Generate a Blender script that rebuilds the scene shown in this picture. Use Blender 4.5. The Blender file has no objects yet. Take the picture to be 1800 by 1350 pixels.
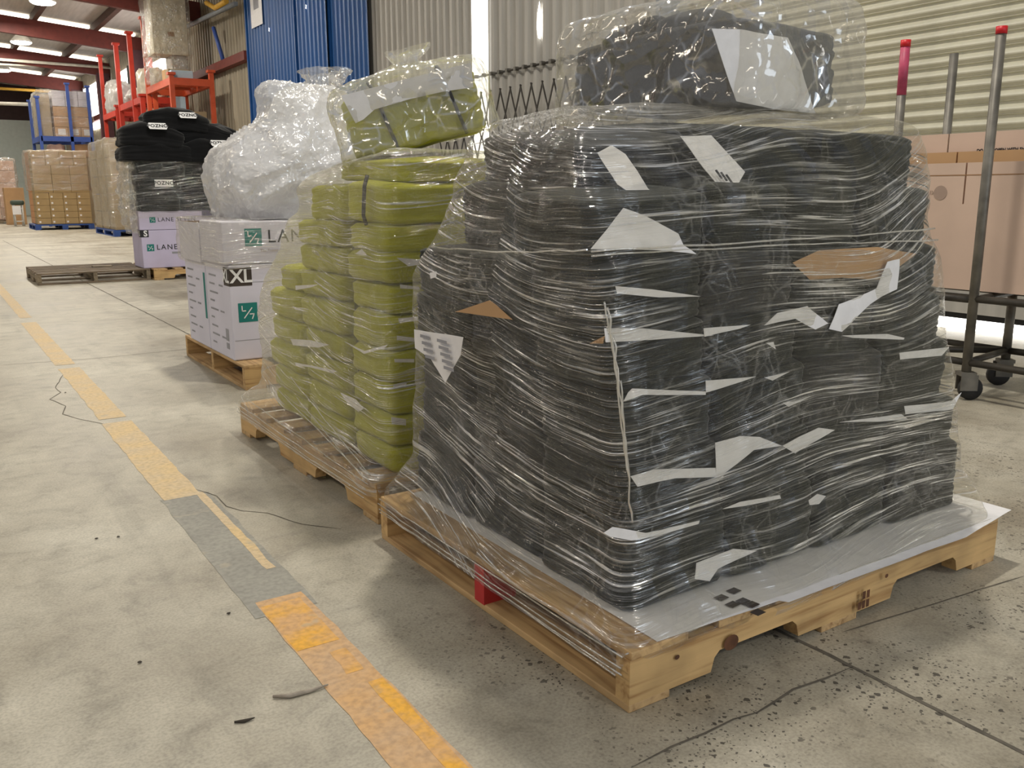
import bpy, bmesh, math, random
from mathutils import Vector, Matrix, Euler, noise
random.seed(7)
S = bpy.context.scene
COL = S.collection
V = Vector
PI = math.pi

# ------------------------------------------------------------------ camera
F, YAW, PITCH, ROLL, CH = 1577.9, math.radians(32.955), math.radians(12.09), math.radians(-0.2316), 0.9236
cy, sy, cp, sp = math.cos(YAW), math.sin(YAW), math.cos(PITCH), math.sin(PITCH)
FW = V((sy*cp, cy*cp, -sp)); R0 = V((cy, -sy, 0)); U0 = R0.cross(FW)
RT = R0*math.cos(ROLL) + U0*math.sin(ROLL); UP = -R0*math.sin(ROLL) + U0*math.cos(ROLL)
CP = V((0, 0, CH))
cam = bpy.data.cameras.new('camera'); camo = bpy.data.objects.new('camera', cam); COL.objects.link(camo)
cam.sensor_fit = 'HORIZONTAL'; cam.sensor_width = 36; cam.lens = F/1800*36; cam.clip_end = 200; cam.clip_start = .02
M3 = Matrix((RT, UP, -FW)).transposed(); camo.matrix_world = Matrix.Translation(CP) @ M3.to_4x4()
S.camera = camo

def ray(x, y): return FW + (x-900)/F*RT - (y-675)/F*UP
def aX(x, y, X): d = ray(x, y); return CP + d*(X/d.x)
def aY(x, y, Y): d = ray(x, y); return CP + d*(Y/d.y)
def aZ(x, y, z=0.): d = ray(x, y); return CP + d*((z-CH)/d.z)
def aP(x, y, p, n): d = ray(x, y); return CP + d*((V(p)-CP).dot(V(n))/d.dot(V(n)))

# ------------------------------------------------------------------ materials
def lin(c):
    return tuple(((v/255)/12.92 if v/255 <= .04045 else ((v/255+.055)/1.055)**2.4) for v in c) + (1,)
MATS = {}
def base_mat(name):
    m = bpy.data.materials.new(name); m.use_nodes = True; MATS[name] = m
    nt = m.node_tree; b = nt.nodes['Principled BSDF']
    return m, nt, b
def N(nt, t, **kw):
    n = nt.nodes.new(t)
    for k, v in kw.items():
        if k in n.inputs: n.inputs[k].default_value = v
        else: setattr(n, k, v)
    return n
def L(nt, a, b): nt.links.new(a, b)
def ramp(nt, fac, stops):
    r = nt.nodes.new('ShaderNodeValToRGB'); e = r.color_ramp.elements
    while len(e) < len(stops): e.new(.5)
    for i, (p, c) in enumerate(stops):
        e[i].position = p; e[i].color = c if len(c) == 4 else tuple(c)+(1,)
    L(nt, fac, r.inputs[0]); return r
def g(v): return (v, v, v, 1)
def mapping(nt, src, scale=(1, 1, 1), rot=(0, 0, 0)):
    m = N(nt, 'ShaderNodeMapping'); m.inputs['Scale'].default_value = scale; m.inputs['Rotation'].default_value = rot
    L(nt, src, m.inputs[0]); return m.outputs[0]
def math_n(nt, op, a, b=None, clamp=False):
    m = N(nt, 'ShaderNodeMath', operation=op); m.use_clamp = clamp
    for i, v in enumerate((a, b)):
        if v is None: continue
        if hasattr(v, 'is_output'): L(nt, v, m.inputs[i])
        else: m.inputs[i].default_value = v
    return m.outputs[0]
def mixc(nt, fac, a, b, bt='MIX'):
    m = N(nt, 'ShaderNodeMix', data_type='RGBA', blend_type=bt)
    for i, v in ((0, fac), (6, a), (7, b)):
        if hasattr(v, 'is_output'): L(nt, v, m.inputs[i])
        else: m.inputs[i].default_value = v
    return m.outputs[2]
def plain(name, rgb, rough=.6, metal=0., var=.12, scale=8., bump=0., bscale=60., spec=.5, stretch=(1, 1, 1)):
    """procedural surface: base colour with gentle mottling and optional fine bump"""
    m, nt, b = base_mat(name)
    tc = N(nt, 'ShaderNodeTexCoord'); co = mapping(nt, tc.outputs['Object'], stretch)
    n = N(nt, 'ShaderNodeTexNoise', Scale=scale, Detail=5.); L(nt, co, n.inputs['Vector'])
    c = lin(rgb)
    lo = tuple(v*(1-var) for v in c[:3])+(1,); hi = tuple(min(1, v*(1+var)) for v in c[:3])+(1,)
    r = ramp(nt, n.outputs['Fac'], [(.3, lo), (.7, hi)])
    L(nt, r.outputs[0], b.inputs['Base Color'])
    b.inputs['Roughness'].default_value = rough; b.inputs['Metallic'].default_value = metal
    b.inputs['Specular IOR Level'].default_value = spec
    if bump:
        n2 = N(nt, 'ShaderNodeTexNoise', Scale=bscale, Detail=4.); L(nt, co, n2.inputs['Vector'])
        bp = N(nt, 'ShaderNodeBump', Strength=bump, Distance=.004); L(nt, n2.outputs['Fac'], bp.inputs['Height']); L(nt, bp.outputs[0], b.inputs['Normal'])
    return m
def emit(name, rgb, s):
    m, nt, b = base_mat(name)
    b.inputs['Base Color'].default_value = lin(rgb); b.inputs['Emission Color'].default_value = lin(rgb); b.inputs['Emission Strength'].default_value = s
    return m
def wood(name, a, b_, axis='x', dark=.35):
    m, nt, b = base_mat(name)
    tc = N(nt, 'ShaderNodeTexCoord')
    sc = {'x': (2, 30, 30), 'y': (30, 2, 30)}[axis]
    co = mapping(nt, tc.outputs['Object'], sc)
    n = N(nt, 'ShaderNodeTexNoise', Scale=1.6, Detail=6., Distortion=.6); L(nt, co, n.inputs['Vector'])
    r = ramp(nt, n.outputs['Fac'], [(.28, lin(b_)), (.5, lin(a)), (.72, tuple(min(1, v*1.15) for v in lin(a)[:3])+(1,))])
    n2 = N(nt, 'ShaderNodeTexNoise', Scale=5., Detail=3.); L(nt, tc.outputs['Object'], n2.inputs['Vector'])
    r2 = ramp(nt, n2.outputs['Fac'], [(.3, g(1-dark)), (.55, g(1))])
    c = mixc(nt, 1., r.outputs[0], r2.outputs[0], 'MULTIPLY')
    L(nt, c, b.inputs['Base Color']); b.inputs['Roughness'].default_value = .75
    bp = N(nt, 'ShaderNodeBump', Strength=.25, Distance=.003); L(nt, n.outputs['Fac'], bp.inputs['Height']); L(nt, bp.outputs[0], b.inputs['Normal'])
    return m
wood('pine_x', (206, 170, 116), (160, 118, 70), 'x'); wood('pine_y', (198, 164, 116), (150, 112, 70), 'y')
wood('grey_wood_x', (138, 124, 102), (86, 74, 60), 'x'); wood('grey_wood_y', (126, 110, 90), (78, 66, 54), 'y')
plain('dark_deck', (96, 84, 68), .8, var=.3, scale=9, bump=.3, stretch=(6, 1, 6))
plain('red_paint', (196, 52, 50), .6, var=.15, scale=14, bump=.2)
plain('blue_pallet', (42, 74, 140), .5)
plain('knot', (92, 58, 36), .8, var=.4, scale=40)
def fabric(name, rgb, var=.25, rough=.9, sheen=.15):
    m = plain(name, rgb, rough, var=var, scale=7., bump=.35, bscale=140., spec=.2)
    b = m.node_tree.nodes['Principled BSDF']
    b.inputs['Sheen Weight'].default_value = sheen; b.inputs['Sheen Roughness'].default_value = .5
    return m
fabric('green_black_fabric', (32, 35, 29)); fabric('charcoal_fabric', (41, 41, 39)); fabric('olive_fabric', (176, 176, 50), .15)
fabric('black_fabric', (16, 17, 19), .2); fabric('gap_shade_fabric', (96, 98, 44), .2)
plain('paper', (232, 230, 230), .75, var=.05, scale=30, bump=.15, bscale=50)
plain('blue_paper', (180, 200, 212), .75, var=.05)
plain('kraft', (170, 146, 104), .8, var=.07, scale=5, bump=.08, bscale=200)
plain('kraft_grey', (160, 142, 112), .8, var=.08, scale=5)
plain('kraft_orange', (204, 150, 104), .8, var=.06, scale=5)
plain('kraft_pink', (206, 180, 162), .8, var=.05, scale=5, bump=.05, bscale=200)
plain('kraft_tan', (190, 152, 110), .8, var=.06, scale=5)
plain('kraft_brown', (150, 112, 74), .8, var=.06, scale=5)
plain('pink_carton', (206, 172, 156), .7, var=.1, scale=6)
plain('white_carton', (214, 212, 226), .6, var=.04, scale=6, bump=.06, bscale=50)
plain('cool_lit_carton', (198, 190, 216), .6, var=.05, scale=6)  # white carton stock with a cool daylight tint put into its colour
plain('teal_print', (18, 122, 116), .6, var=.06); plain('black_print', (28, 28, 32), .6); plain('brown_print', (62, 52, 46), .6)
plain('grey_print', (150, 150, 156), .7); plain('faint_print', (164, 142, 128), .8)
plain('white_print', (236, 236, 236), .6, var=.02)
plain('steel', (112, 108, 100), .5, .45, var=.3, scale=14); plain('dark_steel', (62, 58, 52), .5, .4, var=.3, scale=14)
plain('rubber', (26, 25, 25), .6); plain('red_cap', (200, 24, 34), .45); plain('pink_paint', (176, 66, 96), .5, var=.25, scale=20)
plain('orange_paint', (198, 82, 46), .45, var=.12, scale=6); plain('red_orange_paint', (196, 58, 40), .45, var=.12, scale=6)
plain('rafter_paint', (106, 46, 38), .6, var=.15); plain('purlin_paint', (82, 54, 44), .7, var=.15)
plain('column_paint', (92, 58, 64), .6); plain('blue_steel', (56, 84, 158), .5)
plain('roof_sheet', (196, 190, 184), .7, var=.12, scale=2, stretch=(6, .5, 1))
plain('back_wall', (196, 206, 200), .8, var=.05); plain('dark_upper', (60, 44, 42), .8)
plain('white_pipe', (212, 206, 190), .5); plain('yellow_pipe', (220, 170, 60), .5)
plain('grey_angle', (130, 134, 138), .5); plain('strap', (44, 46, 48), .5); plain('green_seat', (62, 74, 62), .6)
plain('white_metal', (214, 212, 206), .5); plain('splinter', (150, 140, 126), .8, var=.4, scale=30); plain('grit', (60, 54, 46), .9)
plain('crack', (98, 92, 82), .95, var=.3, scale=30)
emit('daylight', (255, 253, 248), 4.5); emit('skylight', (255, 246, 226), 2.6); emit('lamp_lens', (255, 250, 240), 14.); emit('daylight_soft', (255, 253, 248), 2.2)
emit('far_windows', (255, 253, 250), 5.)

def painted_sheet(name, rgb, streak, rough=.55):
    m, nt, b = base_mat(name)
    tc = N(nt, 'ShaderNodeTexCoord'); co = mapping(nt, tc.outputs['Object'], (1, 4, .35))
    n = N(nt, 'ShaderNodeTexNoise', Scale=2.2, Detail=6.); L(nt, co, n.inputs['Vector'])
    c = lin(rgb)
    r = ramp(nt, n.outputs['Fac'], [(.3, tuple(v*(1-streak) for v in c[:3])+(1,)), (.62, c)])
    L(nt, r.outputs[0], b.inputs['Base Color']); b.inputs['Roughness'].default_value = rough
    return m
painted_sheet('galv_sheet', (176, 172, 164), .22); painted_sheet('tan_sheet', (158, 148, 128), .3); painted_sheet('blue_sheet', (18, 78, 140), .2, .45)
painted_sheet('shutter_paint', (208, 204, 184), .12, .5)

def floor_mat():
    m, nt, b = base_mat('concrete')
    tc = N(nt, 'ShaderNodeTexCoord'); P = tc.outputs['Object']
    n1 = N(nt, 'ShaderNodeTexNoise', Scale=1.1, Detail=8., Roughness=.62); L(nt, P, n1.inputs['Vector'])
    r1 = ramp(nt, n1.outputs['Fac'], [(.32, lin((144, 135, 117))), (.5, lin((176, 169, 152))), (.66, lin((200, 194, 178)))])
    n2 = N(nt, 'ShaderNodeTexNoise', Scale=9., Detail=8., Roughness=.7, Distortion=.5); L(nt, P, n2.inputs['Vector'])
    r2 = ramp(nt, n2.outputs['Fac'], [(.28, g(.66)), (.48, g(.95)), (.72, g(1.12))])
    c = mixc(nt, 1., r1.outputs[0], r2.outputs[0], 'MULTIPLY')
    n3 = N(nt, 'ShaderNodeTexNoise', Scale=160., Detail=3.); L(nt, P, n3.inputs['Vector'])
    r3 = ramp(nt, n3.outputs['Fac'], [(.3, g(.8)), (.6, g(1.05))])
    c = mixc(nt, 1., c, r3.outputs[0], 'MULTIPLY')
    # dark skid marks
    co = mapping(nt, P, (7, .5, 1), (0, 0, .5))
    n4 = N(nt, 'ShaderNodeTexNoise', Scale=1.3, Detail=5.); L(nt, co, n4.inputs['Vector'])
    r4 = ramp(nt, n4.outputs['Fac'], [(.3, g(.86)), (.42, g(1))])
    c = mixc(nt, 1., c, r4.outputs[0], 'MULTIPLY')
    # exposed dark aggregate on the worn strip beside the roller shutter
    sx = N(nt, 'ShaderNodeSeparateXYZ'); L(nt, P, sx.inputs[0])
    mr = N(nt, 'ShaderNodeMapRange'); mr.inputs[1].default_value = .62; mr.inputs[2].default_value = .95; L(nt, sx.outputs[0], mr.inputs[0])
    mr2 = N(nt, 'ShaderNodeMapRange'); mr2.inputs[1].default_value = 2.4; mr2.inputs[2].default_value = 1.3; L(nt, sx.outputs[1], mr2.inputs[0])
    reg = math_n(nt, 'MULTIPLY', mr.outputs[0], mr2.outputs[0])
    nm = N(nt, 'ShaderNodeTexNoise', Scale=3.2, Detail=3.); L(nt, P, nm.inputs['Vector'])
    rm = ramp(nt, nm.outputs['Fac'], [(.36, g(0)), (.52, g(1))])
    dist = N(nt, 'ShaderNodeTexNoise', Scale=60., Detail=2.); L(nt, P, dist.inputs['Vector'])
    dm = N(nt, 'ShaderNodeVectorMath', operation='SCALE'); L(nt, dist.outputs['Color'], dm.inputs[0]); dm.inputs['Scale'].default_value = .012
    ad = N(nt, 'ShaderNodeVectorMath', operation='ADD'); L(nt, P, ad.inputs[0]); L(nt, dm.outputs[0], ad.inputs[1])
    for sc, th, lim in ((58., .30, .50), (140., .34, .40)):
        v = N(nt, 'ShaderNodeTexVoronoi', Scale=sc, distance='MINKOWSKI'); v.inputs['Exponent'].default_value = 1.2
        L(nt, ad.outputs[0], v.inputs['Vector'])
        sep = N(nt, 'ShaderNodeSeparateColor'); L(nt, v.outputs['Color'], sep.inputs[0])
        a = math_n(nt, 'LESS_THAN', v.outputs['Distance'], math_n(nt, 'MULTIPLY', sep.outputs[1], th*1.6))
        k = math_n(nt, 'GREATER_THAN', sep.outputs[0], lim)
        mk = math_n(nt, 'MULTIPLY', math_n(nt, 'MULTIPLY', a, k), math_n(nt, 'MULTIPLY', reg, rm.outputs[0]))
        c = mixc(nt, math_n(nt, 'MULTIPLY', mk, .85), c, lin((58, 54, 50)))
    L(nt, c, b.inputs['Base Color'])
    rr = ramp(nt, n1.outputs['Fac'], [(.35, g(.42)), (.65, g(.6))]); L(nt, rr.outputs[0], b.inputs['Roughness'])
    b.inputs['Specular IOR Level'].default_value = .35
    bp = N(nt, 'ShaderNodeBump', Strength=.12, Distance=.003); L(nt, n2.outputs['Fac'], bp.inputs['Height']); L(nt, bp.outputs[0], b.inputs['Normal'])
    return m
floor_mat()
def worn_paint(name, strong, pale, lo, hi, cover=1.):
    m, nt, b = base_mat(name)
    tc = N(nt, 'ShaderNodeTexCoord'); P = tc.outputs['Object']
    n = N(nt, 'ShaderNodeTexNoise', Scale=5.5, Detail=7., Roughness=.65); L(nt, P, n.inputs['Vector'])
    r = ramp(nt, n.outputs['Fac'], [(lo, lin(pale)), (hi, lin(strong))])
    n2 = N(nt, 'ShaderNodeTexNoise', Scale=70., Detail=4.); L(nt, P, n2.inputs['Vector'])
    r2 = ramp(nt, n2.outputs['Fac'], [(.3, g(.78)), (.6, g(1.04))])
    c = mixc(nt, 1., r.outputs[0], r2.outputs[0], 'MULTIPLY')
    n3 = N(nt, 'ShaderNodeTexNoise', Scale=12., Detail=6.); L(nt, P, n3.inputs['Vector'])
    r3 = ramp(nt, n3.outputs['Fac'], [(.62, g(0)), (.7, g(1))])
    c = mixc(nt, math_n(nt, 'MULTIPLY', r3.outputs[0], .6), c, lin((172, 160, 138)))
    L(nt, c, b.inputs['Base Color']); b.inputs['Roughness'].default_value = .6
    return m
worn_paint('paint_pale', (208, 180, 130), (200, 178, 142), .4, .6)
worn_paint('paint_yellow', (226, 166, 42), (206, 160, 104), .42, .58)
worn_paint('paint_orange', (204, 160, 106), (194, 160, 122), .4, .6)
worn_paint('patch_grey', (150, 147, 136), (140, 137, 127), .4, .6)

def film_mat(name, haze0=.05, haze1=.35, glo0=.10, glo1=.55, tint=(.93, .92, .88), rough=.16, kind='stretch', su=1.0, cs=9., bstr=1., hazecol=(.93, .91, .86), edgeh=.35):
    """clear plastic film: transparent, with a gloss coat, stretch creases (along u) or crumples, and milky folds where it doubles, whitened to stand in for streak highlights too"""
    m, nt, b = base_mat(name); nt.nodes.remove(b); out = nt.nodes['Material Output']
    tc = N(nt, 'ShaderNodeTexCoord'); uv = tc.outputs['UV']; ob = tc.outputs['Object']
    wn = N(nt, 'ShaderNodeTexNoise', Scale=.9, Detail=1.); L(nt, uv, wn.inputs['Vector'])
    wsub = math_n(nt, 'MULTIPLY', math_n(nt, 'SUBTRACT', wn.outputs['Fac'], .5), .42)
    sx = N(nt, 'ShaderNodeSeparateXYZ'); L(nt, uv, sx.inputs[0])
    cx = N(nt, 'ShaderNodeCombineXYZ'); L(nt, sx.outputs[0], cx.inputs[0]); so = N(nt, 'ShaderNodeSeparateXYZ'); L(nt, ob, so.inputs[0])
    fall = math_n(nt, 'MULTIPLY', math_n(nt, 'ADD', so.outputs[0], so.outputs[1]), -.11)
    L(nt, math_n(nt, 'ADD', math_n(nt, 'ADD', sx.outputs[1], fall), wsub), cx.inputs[1])
    def streak(u, v, det, dist=.0):
        n = N(nt, 'ShaderNodeTexNoise', Scale=1., Detail=det, Roughness=.5, Distortion=dist); L(nt, mapping(nt, cx.outputs[0], (u, v, 1)), n.inputs['Vector']); return n.outputs['Fac']
    # crumple: faceted cells whose borders are the folds
    dn = N(nt, 'ShaderNodeTexNoise', Scale=7., Detail=2.); L(nt, ob, dn.inputs['Vector'])
    dsc = N(nt, 'ShaderNodeVectorMath', operation='SCALE'); L(nt, dn.outputs['Color'], dsc.inputs[0]); dsc.inputs['Scale'].default_value = .10
    dad = N(nt, 'ShaderNodeVectorMath', operation='ADD'); L(nt, ob, dad.inputs[0]); L(nt, dsc.outputs[0], dad.inputs[1])
    def cells(sc, feat): 
        v = N(nt, 'ShaderNodeTexVoronoi', Scale=sc, feature=feat); L(nt, dad.outputs[0], v.inputs['Vector']); return v.outputs['Distance']
    e1 = cells(cs, 'DISTANCE_TO_EDGE'); e2 = cells(cs*2.7, 'DISTANCE_TO_EDGE'); f1 = cells(cs*1.3, 'F1'); f2 = cells(cs*3.4, 'F1')
    ridge = math_n(nt, 'SUBTRACT', 1., math_n(nt, 'MULTIPLY', e1, 40.), True)
    ridge2 = math_n(nt, 'SUBTRACT', 1., math_n(nt, 'MULTIPLY', e2, 12.), True)
    patch = ramp(nt, N_noise(nt, ob, 6.), [(.46, g(0)), (.60, g(1))]).outputs[0]
    crum_m = math_n(nt, 'MULTIPLY', math_n(nt, 'ADD', ridge, math_n(nt, 'MULTIPLY', ridge2, .7)), patch, True)
    if kind == 'stretch':
        s1 = streak(2.2*su, 46, 4., .2); s2 = streak(4.2*su, 190, 2.); s3 = streak(1.1*su, 7, 2.); s4 = streak(8.*su, 330, 2.)
        h = math_n(nt, 'ADD', math_n(nt, 'MULTIPLY', s1, 1.1), math_n(nt, 'MULTIPLY', s2, .7))
        h = math_n(nt, 'ADD', h, math_n(nt, 'MULTIPLY', f1, .8))
        line = ramp(nt, s2, [(.52, g(0)), (.60, g(1))]).outputs[0]
        fine = ramp(nt, s4, [(.54, g(0)), (.66, g(1))]).outputs[0]
        area = ramp(nt, s1, [(.46, g(0)), (.56, g(1))]).outputs[0]
        big = ramp(nt, s3, [(.42, g(.10)), (.60, g(1))]).outputs[0]
        mask = math_n(nt, 'MULTIPLY', math_n(nt, 'ADD', math_n(nt, 'MULTIPLY', line, area), math_n(nt, 'ADD', math_n(nt, 'MULTIPLY', area, .045), math_n(nt, 'MULTIPLY', fine, .18))), big, True)
        mask = math_n(nt, 'ADD', mask, math_n(nt, 'MULTIPLY', crum_m, .12), True)
    else:
        h = math_n(nt, 'ADD', math_n(nt, 'MULTIPLY', f1, 2.2), math_n(nt, 'MULTIPLY', f2, 1.0))
        mask = crum_m
    bp = N(nt, 'ShaderNodeBump', Strength=bstr, Distance=.011); L(nt, h, bp.inputs['Height'])
    lw = N(nt, 'ShaderNodeLayerWeight', Blend=.28)
    tr = N(nt, 'ShaderNodeBsdfTransparent'); tr.inputs[0].default_value = tint+(1,)
    gl = N(nt, 'ShaderNodeBsdfGlossy', Roughness=rough); gl.inputs[0].default_value = (1, 1, 1, 1); L(nt, bp.outputs[0], gl.inputs['Normal'])
    df = N(nt, 'ShaderNodeBsdfDiffuse'); df.inputs[0].default_value = hazecol+(1,); L(nt, bp.outputs[0], df.inputs['Normal'])
    tl = N(nt, 'ShaderNodeBsdfTranslucent'); tl.inputs[0].default_value = hazecol+(1,)
    hz = N(nt, 'ShaderNodeMixShader'); hz.inputs[0].default_value = .3; L(nt, df.outputs[0], hz.inputs[1]); L(nt, tl.outputs[0], hz.inputs[2])
    edge = math_n(nt, 'MULTIPLY', lw.outputs['Facing'], lw.outputs['Facing'])
    fh = math_n(nt, 'ADD', math_n(nt, 'ADD', haze0, math_n(nt, 'MULTIPLY', mask, haze1)), math_n(nt, 'MULTIPLY', math_n(nt, 'POWER', lw.outputs['Facing'], 4.), edgeh), True)  # fold haze is also a painted highlight along the streaks
    fg = math_n(nt, 'ADD', math_n(nt, 'ADD', glo0, math_n(nt, 'MULTIPLY', mask, glo1)), math_n(nt, 'MULTIPLY', edge, .35), True)
    m1 = N(nt, 'ShaderNodeMixShader'); L(nt, fh, m1.inputs[0]); L(nt, tr.outputs[0], m1.inputs[1]); L(nt, hz.outputs[0], m1.inputs[2])
    m2 = N(nt, 'ShaderNodeMixShader'); L(nt, fg, m2.inputs[0]); L(nt, m1.outputs[0], m2.inputs[1]); L(nt, gl.outputs[0], m2.inputs[2])
    L(nt, m2.outputs[0], out.inputs[0])
    return m
def N_noise(nt, co, sc):
    n = N(nt, 'ShaderNodeTexNoise', Scale=sc, Detail=3.); L(nt, co, n.inputs['Vector']); return n.outputs['Fac']
film_mat('film', haze0=.018, haze1=.95, glo0=.05, glo1=.7, rough=.11)
film_mat('film_clear', haze0=.05, haze1=.9, glo0=.07, glo1=.65, rough=.11, edgeh=.5)
film_mat('film_thin', haze0=.012, haze1=.32, glo0=.05, glo1=.5, rough=.11)
film_mat('film_black', haze0=.005, haze1=.30, glo0=.05, glo1=.9, rough=.10)
film_mat('poly_bag', haze0=.20, haze1=.22, glo0=.09, glo1=.5, kind='crumple', rough=.10, cs=6.)
film_mat('milky_bag', haze0=.46, haze1=.35, glo0=.07, glo1=.4, kind='crumple', rough=.20, bstr=.7, hazecol=(.86, .86, .87), cs=9.)
film_mat('far_film', haze0=.12, haze1=.4, glo0=.08, glo1=.5, kind='crumple', rough=.12, cs=7.)

# ------------------------------------------------------------------ object helpers
def tag(o, label=None, cat=None, group=None, kind=None):
    if label: o['label'] = label
    if cat: o['category'] = cat
    if group: o['group'] = group
    if kind: o['kind'] = kind
    return o
def empty(name, loc, label, cat, group=None):
    o = bpy.data.objects.new(name, None); o.empty_display_size = .1; o.location = loc; COL.objects.link(o)
    return tag(o, label, cat, group)
def link(name, me, mat=None, parent=None, loc=None, smooth=False):
    o = bpy.data.objects.new(name, me); COL.objects.link(o)
    if mat and not me.materials: me.materials.append(MATS[mat])
    if smooth:
        for p in me.polygons: p.use_smooth = True
    if loc is not None: o.location = loc
    if parent is not None:
        o.parent = parent
        o.matrix_parent_inverse = world_of(parent).inverted()
    return o
def world_of(o):
    m = o.matrix_basis.copy()
    if o.parent is not None: m = world_of(o.parent) @ o.matrix_parent_inverse @ m
    return m
def mesh(name, verts, faces):
    me = bpy.data.meshes.new(name); me.from_pydata([tuple(v) for v in verts], [], faces); me.update(); return me
def bm_mesh(name, bm):
    me = bpy.data.meshes.new(name); bm.normal_update(); bm.to_mesh(me); bm.free(); return me
def add_box(bm, lo, hi, M=None, bev=0.):
    lo, hi = V(lo), V(hi)
    vs = [bm.verts.new((x, y, z)) for x in (lo.x, hi.x) for y in (lo.y, hi.y) for z in (lo.z, hi.z)]
    fs = [bm.faces.new([vs[i] for i in f]) for f in ((0, 1, 3, 2), (4, 6, 7, 5), (0, 4, 5, 1), (2, 3, 7, 6), (0, 2, 6, 4), (1, 5, 7, 3))]
    if bev:
        es = list({e for f in fs for e in f.edges})
        r = bmesh.ops.bevel(bm, geom=es, offset=bev, segments=2, affect='EDGES', profile=.5)
        vs = list({v for f in r['faces'] for v in f.verts} | {v for v in vs if v.is_valid})
    if M is not None: bmesh.ops.transform(bm, matrix=M, verts=vs)
    return vs
def box(name, lo, hi, mat, parent=None, bev=0., M=None):
    bm = bmesh.new(); add_box(bm, lo, hi, M, bev); return link(name, bm_mesh(name, bm), mat, parent)
def add_tube(bm, pts, r, n=10, cap=True):
    pts = [V(p) for p in pts]; rings = []
    up = None
    for i, p in enumerate(pts):
        d = (pts[min(i+1, len(pts)-1)] - pts[max(i-1, 0)]).normalized()
        if up is None: up = d.orthogonal().normalized()
        s = d.cross(up).normalized(); up = s.cross(d).normalized()
        rr = r[i] if isinstance(r, (list, tuple)) else r
        rings.append([bm.verts.new(p + (s*math.cos(2*PI*k/n) + up*math.sin(2*PI*k/n))*rr) for k in range(n)])
    for a, b in zip(rings, rings[1:]):
        for k in range(n): bm.faces.new((a[k], a[(k+1) % n], b[(k+1) % n], b[k])).smooth = True
    if cap: bm.faces.new(rings[0][::-1]); bm.faces.new(rings[-1])
def tube(name, pts, r, mat, parent=None, n=10):
    bm = bmesh.new(); add_tube(bm, pts, r, n); return link(name, bm_mesh(name, bm), mat, parent)
def add_prism(bm, prof, a, b, fix):
    """prof in the (u, z) plane extruded along the third axis from a to b; fix maps (u, w, z) to xyz"""
    A = [bm.verts.new(fix(u, a, z)) for u, z in prof]; B = [bm.verts.new(fix(u, b, z)) for u, z in prof]
    n = len(prof)
    for i in range(n): bm.faces.new((A[i], A[(i+1) % n], B[(i+1) % n], B[i]))
    bm.faces.new(A[::-1]); bm.faces.new(B)
    bmesh.ops.recalc_face_normals(bm, faces=bm.faces[:])
def lathe(name, prof, mat, parent=None, M=None, n=20):
    bm = bmesh.new(); rings = []
    for r, z in prof: rings.append([bm.verts.new((r*math.cos(2*PI*k/n), r*math.sin(2*PI*k/n), z)) for k in range(n)])
    for a, b in zip(rings, rings[1:]):
        for k in range(n): bm.faces.new((a[k], a[(k+1) % n], b[(k+1) % n], b[k])).smooth = True
    bm.faces.new(rings[0][::-1]); bm.faces.new(rings[-1])
    if M is not None: bmesh.ops.transform(bm, matrix=M, verts=bm.verts[:])
    return link(name, bm_mesh(name, bm), mat, parent)
def nz(p, s, seed=0.): return noise.noise(V((p[0]*s+seed*7.13, p[1]*s-seed*3.7, p[2]*s+seed*1.9)))
def catmull(rows, k):
    """rows of equal length point lists, k sub-steps between rows"""
    out = []
    for i in range(len(rows)-1):
        p0, p1, p2, p3 = rows[max(i-1, 0)], rows[i], rows[i+1], rows[min(i+2, len(rows)-1)]
        for s in range(k):
            t = s/k
            out.append([.5*((2*b)+(c-a)*t+(2*a-5*b+4*c-d)*t*t+(3*b-a-3*c+d)*t**3) for a, b, c, d in zip(p0, p1, p2, p3)])
    out.append(list(rows[-1])); return out
def unit_ring(n, r):
    """n points round a unit square with rounded corners, starting on the middle of the x=0 side"""
    pts = []
    seg = [((0, .5), (0, r)), None, ((r, 0), (1-r, 0)), None, ((1, r), (1, 1-r)), None, ((1-r, 1), (r, 1)), None, ((0, 1-r), (0, .5))]
    cs = [((r, r), PI), ((1-r, r), 1.5*PI), ((1-r, 1-r), 0), ((r, 1-r), .5*PI)]
    poly = []; ci = 0
    for sg in seg:
        if sg: poly += [sg[0], sg[1]]
        else:
            (cx, cy_), a0 = cs[ci]; ci += 1
            for k in range(1, 6): poly.append((cx+r*math.cos(a0+k*PI/12), cy_+r*math.sin(a0+k*PI/12)))
    d = [0]
    for a, b in zip(poly, poly[1:]): d.append(d[-1]+math.dist(a, b))
    j = 0
    for i in range(n):
        t = d[-1]*i/n
        while d[j+1] < t: j += 1
        f = (t-d[j])/max(1e-9, d[j+1]-d[j]); a, b = poly[j], poly[j+1]
        pts.append((a[0]+(b[0]-a[0])*f, a[1]+(b[1]-a[1])*f))
    return pts
def ring4(c, n, r):
    """c = corners (x0y0, x1y0, x1y1, x0y1) as 3D points"""
    c = [V(p) for p in c]
    return [(c[0]*(1-s)*(1-t)+c[1]*s*(1-t)+c[2]*s*t+c[3]*(1-s)*t) for s, t in unit_ring(n, r)]
def rect(x0, x1, y0, y1, z, dz=(0, 0, 0, 0)):
    return [(x0, y0, z+dz[0]), (x1, y0, z+dz[1]), (x1, y1, z+dz[2]), (x0, y1, z+dz[3])]
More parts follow.
